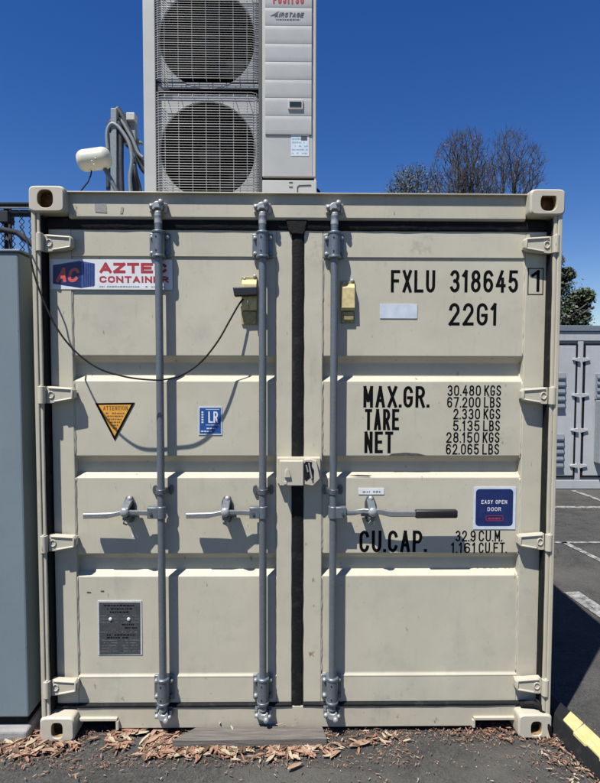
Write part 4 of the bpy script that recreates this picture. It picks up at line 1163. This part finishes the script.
# ================================================================== trees
M['bark'] = simple('bark', (.07,.058,.052), .9, 0, .3, 8)
M['twig'] = simple('twig', (.062,.049,.040), .9, 0, .25, 5)
def leafmat(name, a, c):
    t = NT(name); t.col(t.mix(t.noise(3.5, detail=4, lo=.3, hi=.7), a, c)); t.rough(.6); return t.mat
M['leaf_dark'] = leafmat('evergreen_leaf', (.018,.030,.014), (.060,.080,.030))
M['leaf_olive'] = leafmat('olive_leaf', (.045,.060,.028), (.10,.115,.055))
M['leaf_rust'] = leafmat('dead_leaf', (.13,.085,.05), (.075,.055,.04))
def bare_tree(label, base, env, n, seed, nleaf=0, lmat='leaf_rust', r0=.0085):
    """branches grown to reach points spread through the crown's volume; env = (height of crown centre, rx, rz)"""
    rg = random.Random(seed); root = empty('tree'); tag(root, label, 'tree')
    B0 = Vector(base); zc, rx, rz = env
    nodes = []; par = []
    z0 = max(1.5, zc-rz*1.9); k = 14
    for i in range(k+1):
        t = i/k; nodes.append(B0+Vector((.25*nz.noise((t*2,seed,0)), .25*nz.noise((t*2,seed,5)), z0*t))); par.append(i-1)
    pts = []
    while len(pts) < n:
        d = Vector((rg.gauss(0,1),rg.gauss(0,1),rg.gauss(0,1))).normalized()*(rg.random()**.40)
        p = B0+Vector((d.x*rx, d.y*rx, zc+d.z*rz))
        if nz.noise((p.x*.9+seed, p.y*.9, p.z*.9)) > -.16: pts.append(p)
    o0 = nodes[-1].copy(); pts.sort(key=lambda p: (p-o0).length+rg.uniform(-.25,.25))
    plen = [0.0]*(k+1)
    import numpy as np
    arr = np.zeros((120000, 3)); pl_ = np.zeros(120000)
    for i, q in enumerate(nodes): arr[i] = q; pl_[i] = plen[i]
    filled = len(nodes)
    for p in pts:
        while filled < len(nodes): arr[filled] = nodes[filled]; pl_[filled] = plen[filled]; filled += 1
        df = np.array(p)-arr[k-4:filled]
        dist = np.sqrt((df*df).sum(1)); c = dist*(1.0+1.2*(df[:,2] < dist*.25))+pl_[k-4:filled]*.55
        bi = int(c.argmin())+k-4
        q = nodes[bi]; L = (p-q).length
        m_ = max(1, int(L/.28)); prev = bi; bow = Vector((rg.uniform(-1,1),rg.uniform(-1,1),rg.uniform(-.6,.2)))*L*.07
        for j in range(1, m_+1):
            t = j/m_; nodes.append(q.lerp(p, t)+bow*math.sin(math.pi*t)+(Vector((rg.gauss(0,1),rg.gauss(0,1),rg.gauss(0,1)))*.02 if j < m_ else Vector()))
            par.append(prev); plen.append(plen[prev]+L/m_); prev = len(nodes)-1
    N = len(nodes); cnt = [0]*N; ch = [[] for _ in range(N)]
    for i in range(1, N): ch[par[i]].append(i)
    for i in range(N-1, -1, -1): cnt[i] = 1 if not ch[i] else sum(cnt[c] for c in ch[i])
    rad = [r0*c**.46 for c in cnt]
    tr = MB(); tw = MB()
    tr.tube(nodes[:k+1], [rad[i]*(1.25-.25*i/k) for i in range(k+1)], 9)
    for i in range(k+1):                                   # follow each chain
        pass
    start = [(par[i], i) for i in range(k+1, N) if par[i] <= k or (ch[par[i]][0] != i and max(ch[par[i]], key=lambda c: cnt[c]) != i)]
    for a_, i in start:
        path = [nodes[a_]]; rr = [min(rad[a_], rad[i]*1.2)]
        j = i
        while True:
            path.append(nodes[j]); rr.append(rad[j])
            if not ch[j]: break
            j = max(ch[j], key=lambda c: cnt[c])
        (tr if rad[i] > .045 else tw).tube(path, rr, 6 if rad[i] > .03 else 3, caps=False)
    tips = [i for i in range(k+1, N) if cnt[i] <= 3]
    for i in tips:                                         # fine end twigs
        for _ in range(2):
            d = (nodes[i]-nodes[par[i]]).normalized()+Vector((rg.gauss(0,1),rg.gauss(0,1),rg.gauss(0,1)+.3))*.6
            L = rg.uniform(.12,.38); mid = nodes[i]+d.normalized()*L*.5; end = mid+(d.normalized()+Vector((rg.gauss(0,.3),rg.gauss(0,.3),.3))).normalized()*L*.5
            tw.tube([nodes[i], mid, end], [r0*.75,r0*.6,r0*.4], 3, caps=False)
    tr.build('trunk', M['bark'], root, smooth=True, fix=False); cr = tw.build('crown', M['twig'], root, smooth=True, fix=False); cr['kind'] = 'stuff'
    if nleaf:
        lf = MB()
        for i in range(nleaf):
            c = nodes[rg.choice(tips)]+Vector((rg.gauss(0,1),rg.gauss(0,1),rg.gauss(0,1)))*.13
            a = Vector((rg.gauss(0,1),rg.gauss(0,1),rg.gauss(0,1))).normalized(); u = a.orthogonal().normalized(); s_ = rg.uniform(.035,.08)
            lf.quad(c-a*s_, c+u*s_*.5, c+a*s_, c-u*s_*.5)
        o = lf.build('foliage', M[lmat], root, fix=False); o['kind'] = 'stuff'
    root_at(root, (0,0,0)); return root
def top_at(px, py, Y): 
    x, z = P(px, py, Y); return x, z
def crown(px, ptop, pmid, half, Y):          # crown centre, radii from the photo outline
    x, zt_ = P(px, ptop, Y); zm = PZ(px, pmid, Y); return (x, Y, 0), (zm, half*(Y-CY)/F, zt_-zm)
bs, ev = crown(463, 130, 196, 37, 24); bare_tree('tall bare tree with fine twigs, left of the two behind the container', bs, ev, 3000, 11, nleaf=300)
bs, ev = crown(511, 129, 196, 35, 25.5); bare_tree('tall bare tree with fine twigs, right of the two behind the container', bs, ev, 2700, 23, nleaf=60)
bs, ev = crown(412, 166, 200, 25, 23); bare_tree('small sparse olive-green tree left of the two bare trees', bs, ev, 700, 5, nleaf=1800, lmat='leaf_olive')
def bushy(label, base, H_, lobes, n, seed, lmat, size=.16):
    rg = random.Random(seed); root = empty('tree'); tag(root, label, 'tree')
    b = MB(); b.tube([(base[0],base[1],0),(base[0]+.1,base[1],H_*.5),(base[0],base[1],H_*.8)], [.22,.15,.05], 8)
    for i in range(9):
        a = rg.uniform(0,6.28); z = H_*rg.uniform(.3,.7); b.tube([(base[0],base[1],z),(base[0]+math.cos(a)*1.4,base[1]+math.sin(a)*1.4,z+.9)], [.07,.02], 5)
    b.build('trunk', M['bark'], root, smooth=True)
    lf = MB()
    for i in range(n):
        c, r_ = rg.choice(lobes)
        d = Vector((rg.gauss(0,1),rg.gauss(0,1),rg.gauss(0,1))).normalized()*r_*(rg.random()**.42)*rg.uniform(.8,1.12)
        p = Vector(c)+Vector((d.x, d.y, d.z*.85)); a = Vector((rg.gauss(0,1),rg.gauss(0,1),rg.gauss(0,1))).normalized(); u = a.orthogonal().normalized(); s_ = size*rg.uniform(.6,1.2)
        lf.quad(p-a*s_, p+u*s_*.55, p+a*s_, p-u*s_*.55)
    o = lf.build('crown', M[lmat], root, fix=False); o['kind'] = 'stuff'; root_at(root, (0,0,0)); return root
YE = 16.0
def E3(a, c, dy=0): x, z = P(a, c, YE); return (x, YE+dy, z)
lob = [(E3(545,300),1.3),(E3(560,285,.3),.55),(E3(566,275),.30),(E3(575,305),.50),(E3(580,298,-.2),.38),(E3(585,296),.28),(E3(570,320),.75),(E3(582,318,.2),.36),(E3(555,340),1.3),(E3(572,345,.4),.9),(E3(550,262),.45)]
bushy('dense dark green tree rising behind the light grey storage container', (E3(548,300)[0],YE,0), 4.6, lob, 14000, 4, 'leaf_dark', .075)

# ================================================================== parking bumper on the right
pb = empty('parking_kerb'); tag(pb, 'black rubber wheel stop with yellow panels at the container corner', 'wheel stop')
zt = .085
ang = R(9.5); O = Vector(G(573, 712, zt)); u_ = Vector((math.sin(ang), -math.cos(ang))); v_ = Vector((math.cos(ang), math.sin(ang)))
b = MB(); sec = [(-.125,0),(-.098,zt-.014),(-.090,zt),(-.008,zt),(0,zt-.010),(.035,0)]
n = len(sec); vs = []
for t, s_ in ((-.62,.55),(-.55,1),(1.10,1),(1.17,.55)):
    for a, z in sec: p = O+u_*t+v_*a; vs.append((p.x, p.y, max(-.01, z*s_)))
fs = [(j*n+i, j*n+(i+1)%n, (j+1)*n+(i+1)%n, (j+1)*n+i) for j in range(3) for i in range(n)]+[tuple(range(n)), tuple(range(4*n-1, 3*n-1, -1))]
b.add(vs, fs); b.build('body', rubber('kerb_rubber', (.012,.013,.015)), pb, bevel=.006)
def yellow():
    t = NT('kerb_yellow'); c = t.mix(t.noise(20, detail=6, lo=.35, hi=.7), (.58,.49,.19), (.68,.60,.30))
    c = t.mix(t.mul(t.noise(9, vec=t.pos((6,1,1)), detail=6, lo=.56, hi=.72), .6), c, (.36,.30,.14)); t.col(c); t.rough(.6); t.bump(t.noise(70), .3, .003); return t.mat
M['yellow'] = yellow()
for pl in ([(.045,-.088),(-.005,-.010),(.085,-.008),(.130,-.090)], [(.134,-.101),(.089,-.008),(.46,-.008),(.42,-.094),(.30,-.100),(.295,-.093),(.215,-.092),(.21,-.101)]):
    b = MB(); b.prism_z([tuple(O+u_*t+v_*a) for t, a in pl], zt-.012, zt+.0045); b.build('yellow_panel', M['yellow'], pb, bevel=.003)
root_at(pb, (0,0,0))

# ================================================================== plank, leaves
def timber():
    t = NT('weathered_timber'); gr = t.noise(7, vec=t.pos((1,14,14)), detail=8, rough=.7, lo=.3, hi=.7)
    t.col(t.mix(gr, (.085,.076,.066), (.20,.182,.16))); t.rough(.9); t.bump(gr, .6, .004); return t.mat
M['timber'] = timber()
A0 = G(172, 742, .035); A1 = G(327, 740, .035); A2 = G(322, 727.5, .035); A3 = G(196, 728.5, .035)
b = MB(); N = 14; vs = []
for i in range(N+1):
    t = i/N
    for (p, q2) in ((A0, A1), (A3, A2)):
        x = p[0]+(q2[0]-p[0])*t; y = p[1]+(q2[1]-p[1])*t+.003*nz.noise((t*5, p[1]*3, 1))
        for z in (.002, .044): vs.append((x, y, z+(.004*nz.noise((t*6, y*8, 2)) if z > .01 else 0)))
fs = []
for i in range(N):
    o = i*4; fs += [(o,o+4,o+5,o+1), (o+1,o+5,o+7,o+3), (o+3,o+7,o+6,o+2), (o+2,o+6,o+4,o)]
fs += [(0,1,3,2), (N*4,N*4+2,N*4+3,N*4+1)]
b.add(vs, fs)
tag(b.build('timber_plank', M['timber'], bevel=.003), 'weathered grey timber plank lying against the door sill', 'plank')

lm = [leafmat('fallen_leaf_tan', (.27,.165,.11), (.38,.25,.175)), leafmat('fallen_leaf_red', (.25,.12,.075), (.34,.18,.12)), leafmat('fallen_leaf_pale', (.36,.29,.19), (.46,.39,.28)), leafmat('fallen_leaf_brown', (.08,.05,.033), (.14,.088,.057))]
def leaf(mb, x, y, z, L, w, yaw, tilt, curl, rg):
    c, s = math.cos(yaw), math.sin(yaw); vs = []; n = 6
    bend = rg.uniform(-.35,.35)
    for i in range(n+1):
        t = i/n; u = (t-.5)*L; hw = w*math.sin(math.pi*min(1,t*.92+.06))**.8/2
        off = bend*L*(t-.5)**2; zz = curl*L*(2*t-1)**2*.5+tilt*u
        for e, lift in ((-1,.35),(0,0),(1,.35)):
            v_ = off+e*hw; vs.append((x+u*c-v_*s, y+u*s+v_*c, max(.001, z+zz+lift*hw+rg.uniform(-.04,.06)*L*.5)))
    mb.add(vs, [(i*3+k, i*3+3+k, i*3+4+k, i*3+1+k) for i in range(n) for k in range(2)])
rg = random.Random(21)
lit = MB()
def scatter(n, xa, xb, ya, yb, La, Lb, cols, power=1.0, zh=.02, wf=None):
    k = 0
    while k < n:
        px = rg.uniform(xa, xb); py = ya+(yb-ya)*rg.random()**power
        x, y = G(px, py, 0)
        if nz.noise((x*6, y*6, 8)) < rg.uniform(-.55,.15): continue
        if wf and rg.random() > wf(px, py): continue
        k += 1
        lit.cur = rg.choice(cols); L = rg.uniform(La, Lb)
        leaf(lit, x, y, .005+rg.random()*zh, L, L*rg.uniform(.14,.34), rg.uniform(0,6.28), rg.uniform(-.12,.12), rg.uniform(-.10,.16), rg)
ell = lambda cx, cy, rx, ry: (lambda px, py: max(0, 1.25-((px-cx)/rx)**2-((py-cy)/ry)**2))
scatter(210, -40, 80, 731, 764, .03, .078, (0,0,1,2,1,3,3), 1, .012, ell(22, 742, 62, 17))
scatter(45, -40, 110, 742, 783, .015, .04, (1,1,3,0))
scatter(330, 105, 335, 744, 772, .03, .075, (0,0,1,1,2,3,3), 1, .010, ell(235, 747, 115, 14))
scatter(170, 108, 180, 730, 762, .03, .078, (0,1,1,2,3), 1, .014, ell(142, 744, 38, 15))
scatter(65, 318, 410, 729, 758, .022, .058, (0,1,2,3,3), 1, .010, ell(345, 739, 52, 12))
scatter(8, 180, 320, 730, 738, .03, .06, (0,1,2), 1, .045)
scatter(140, 440, 560, 725, 750, .014, .034, (1,3,3,0), 1, .010, ell(500, 731, 55, 11))
band = lambda px, py: math.exp(-((px-(546+(py-738)*.98))/15)**2)
scatter(240, 505, 612, 736, 792, .012, .034, (1,3,3,0,2), 1.0, .012, band)
scatter(110, -20, 600, 733, 790, .008, .022, (3,3,0,2), 1, .003)
# fine debris: bits and needles
def debris(n, xa, xb, ya, yb):
    for i in range(n):
        px = rg.uniform(xa, xb); py = rg.uniform(ya, yb); x, y = G(px, py, 0)
        if nz.noise((x*7, y*7, 2)) < rg.uniform(-.5,.4): continue
        lit.cur = rg.choice((1,3,3,0)); leaf(lit, x, y, .003+rg.random()*.008, rg.uniform(.006,.026), rg.uniform(.0015,.005), rg.uniform(0,6.28), rg.uniform(-.1,.1), 0, rg)
debris(700, 430, 560, 726, 744); debris(500, 515, 612, 735, 795); debris(1800, 100, 420, 730, 768); debris(900, -30, 110, 731, 770); debris(250, -30, 610, 733, 795)
# crumbs of bark and grit
for i in range(2600):
    zone = rg.random(); px = rg.uniform(-30, 610); py = 730+rg.random()**2.6*38
    x, y = G(px, py, 0)
    if nz.noise((x*5, y*5, 6)) < rg.uniform(-.6,.5): continue
    lit.cur = rg.choice((3,3,3,1,0)); h_ = rg.uniform(.0012,.0042); a = rg.uniform(0,6.28)
    lit.add([(x+h_*1.6*math.cos(a),y+h_*1.6*math.sin(a),.001),(x+h_*math.cos(a+2.1),y+h_*math.sin(a+2.1),.001),(x+h_*math.cos(a+4.2),y+h_*math.sin(a+4.2),.001),(x,y,.002+h_)], [(0,1,3),(1,2,3),(2,0,3)])
tag(lit.build('leaf_litter', lm, smooth=True, fix=False), 'dry reddish-brown fallen leaves and bark bits along the foot of the container', 'leaf litter', kind='stuff')
# the biggest single leaves
big = [(57,733,.11,.3,2,'pale curled leaf beside the left bottom corner block'), (20,757,.13,.5,0,'long tan leaf at the front of the left leaf pile'), (93,740,.08,.4,1,'single reddish leaf right of the left bottom corner block'),
       (52,752,.09,2.6,2,'pale leaf in front of the left bottom corner block'), (140,735,.12,.15,2,'wide pale leaf near the left end of the timber plank'), (313,748,.11,.05,2,'pale leaf below the right end of the timber plank'),
       (295,768,.11,.5,0,'tan leaf at the front edge of the leaf pile below the plank'), (360,746,.16,.25,0,'long narrow tan leaf right of the timber plank'), (388,736,.07,-.9,2,'cream leaf lying on bare asphalt right of the plank'),
       (407,742,.06,.3,2,'small pale leaf farthest right on the bare asphalt'), (330,757,.10,.4,2,'pale narrow leaf in front of the plank end')]
for px, py, L, yaw, ci, lab in big:
    b = MB(); x, y = G(px, py, 0); leaf(b, x, y, .010, L*.72, L*.2, yaw, .03, .10, rg)
    o = b.build('fallen_leaf', lm[ci], smooth=True, fix=False); s_ = o.modifiers.new('t','SOLIDIFY'); s_.thickness = .0008
    tag(o, lab, 'leaf', 'large single fallen leaves')
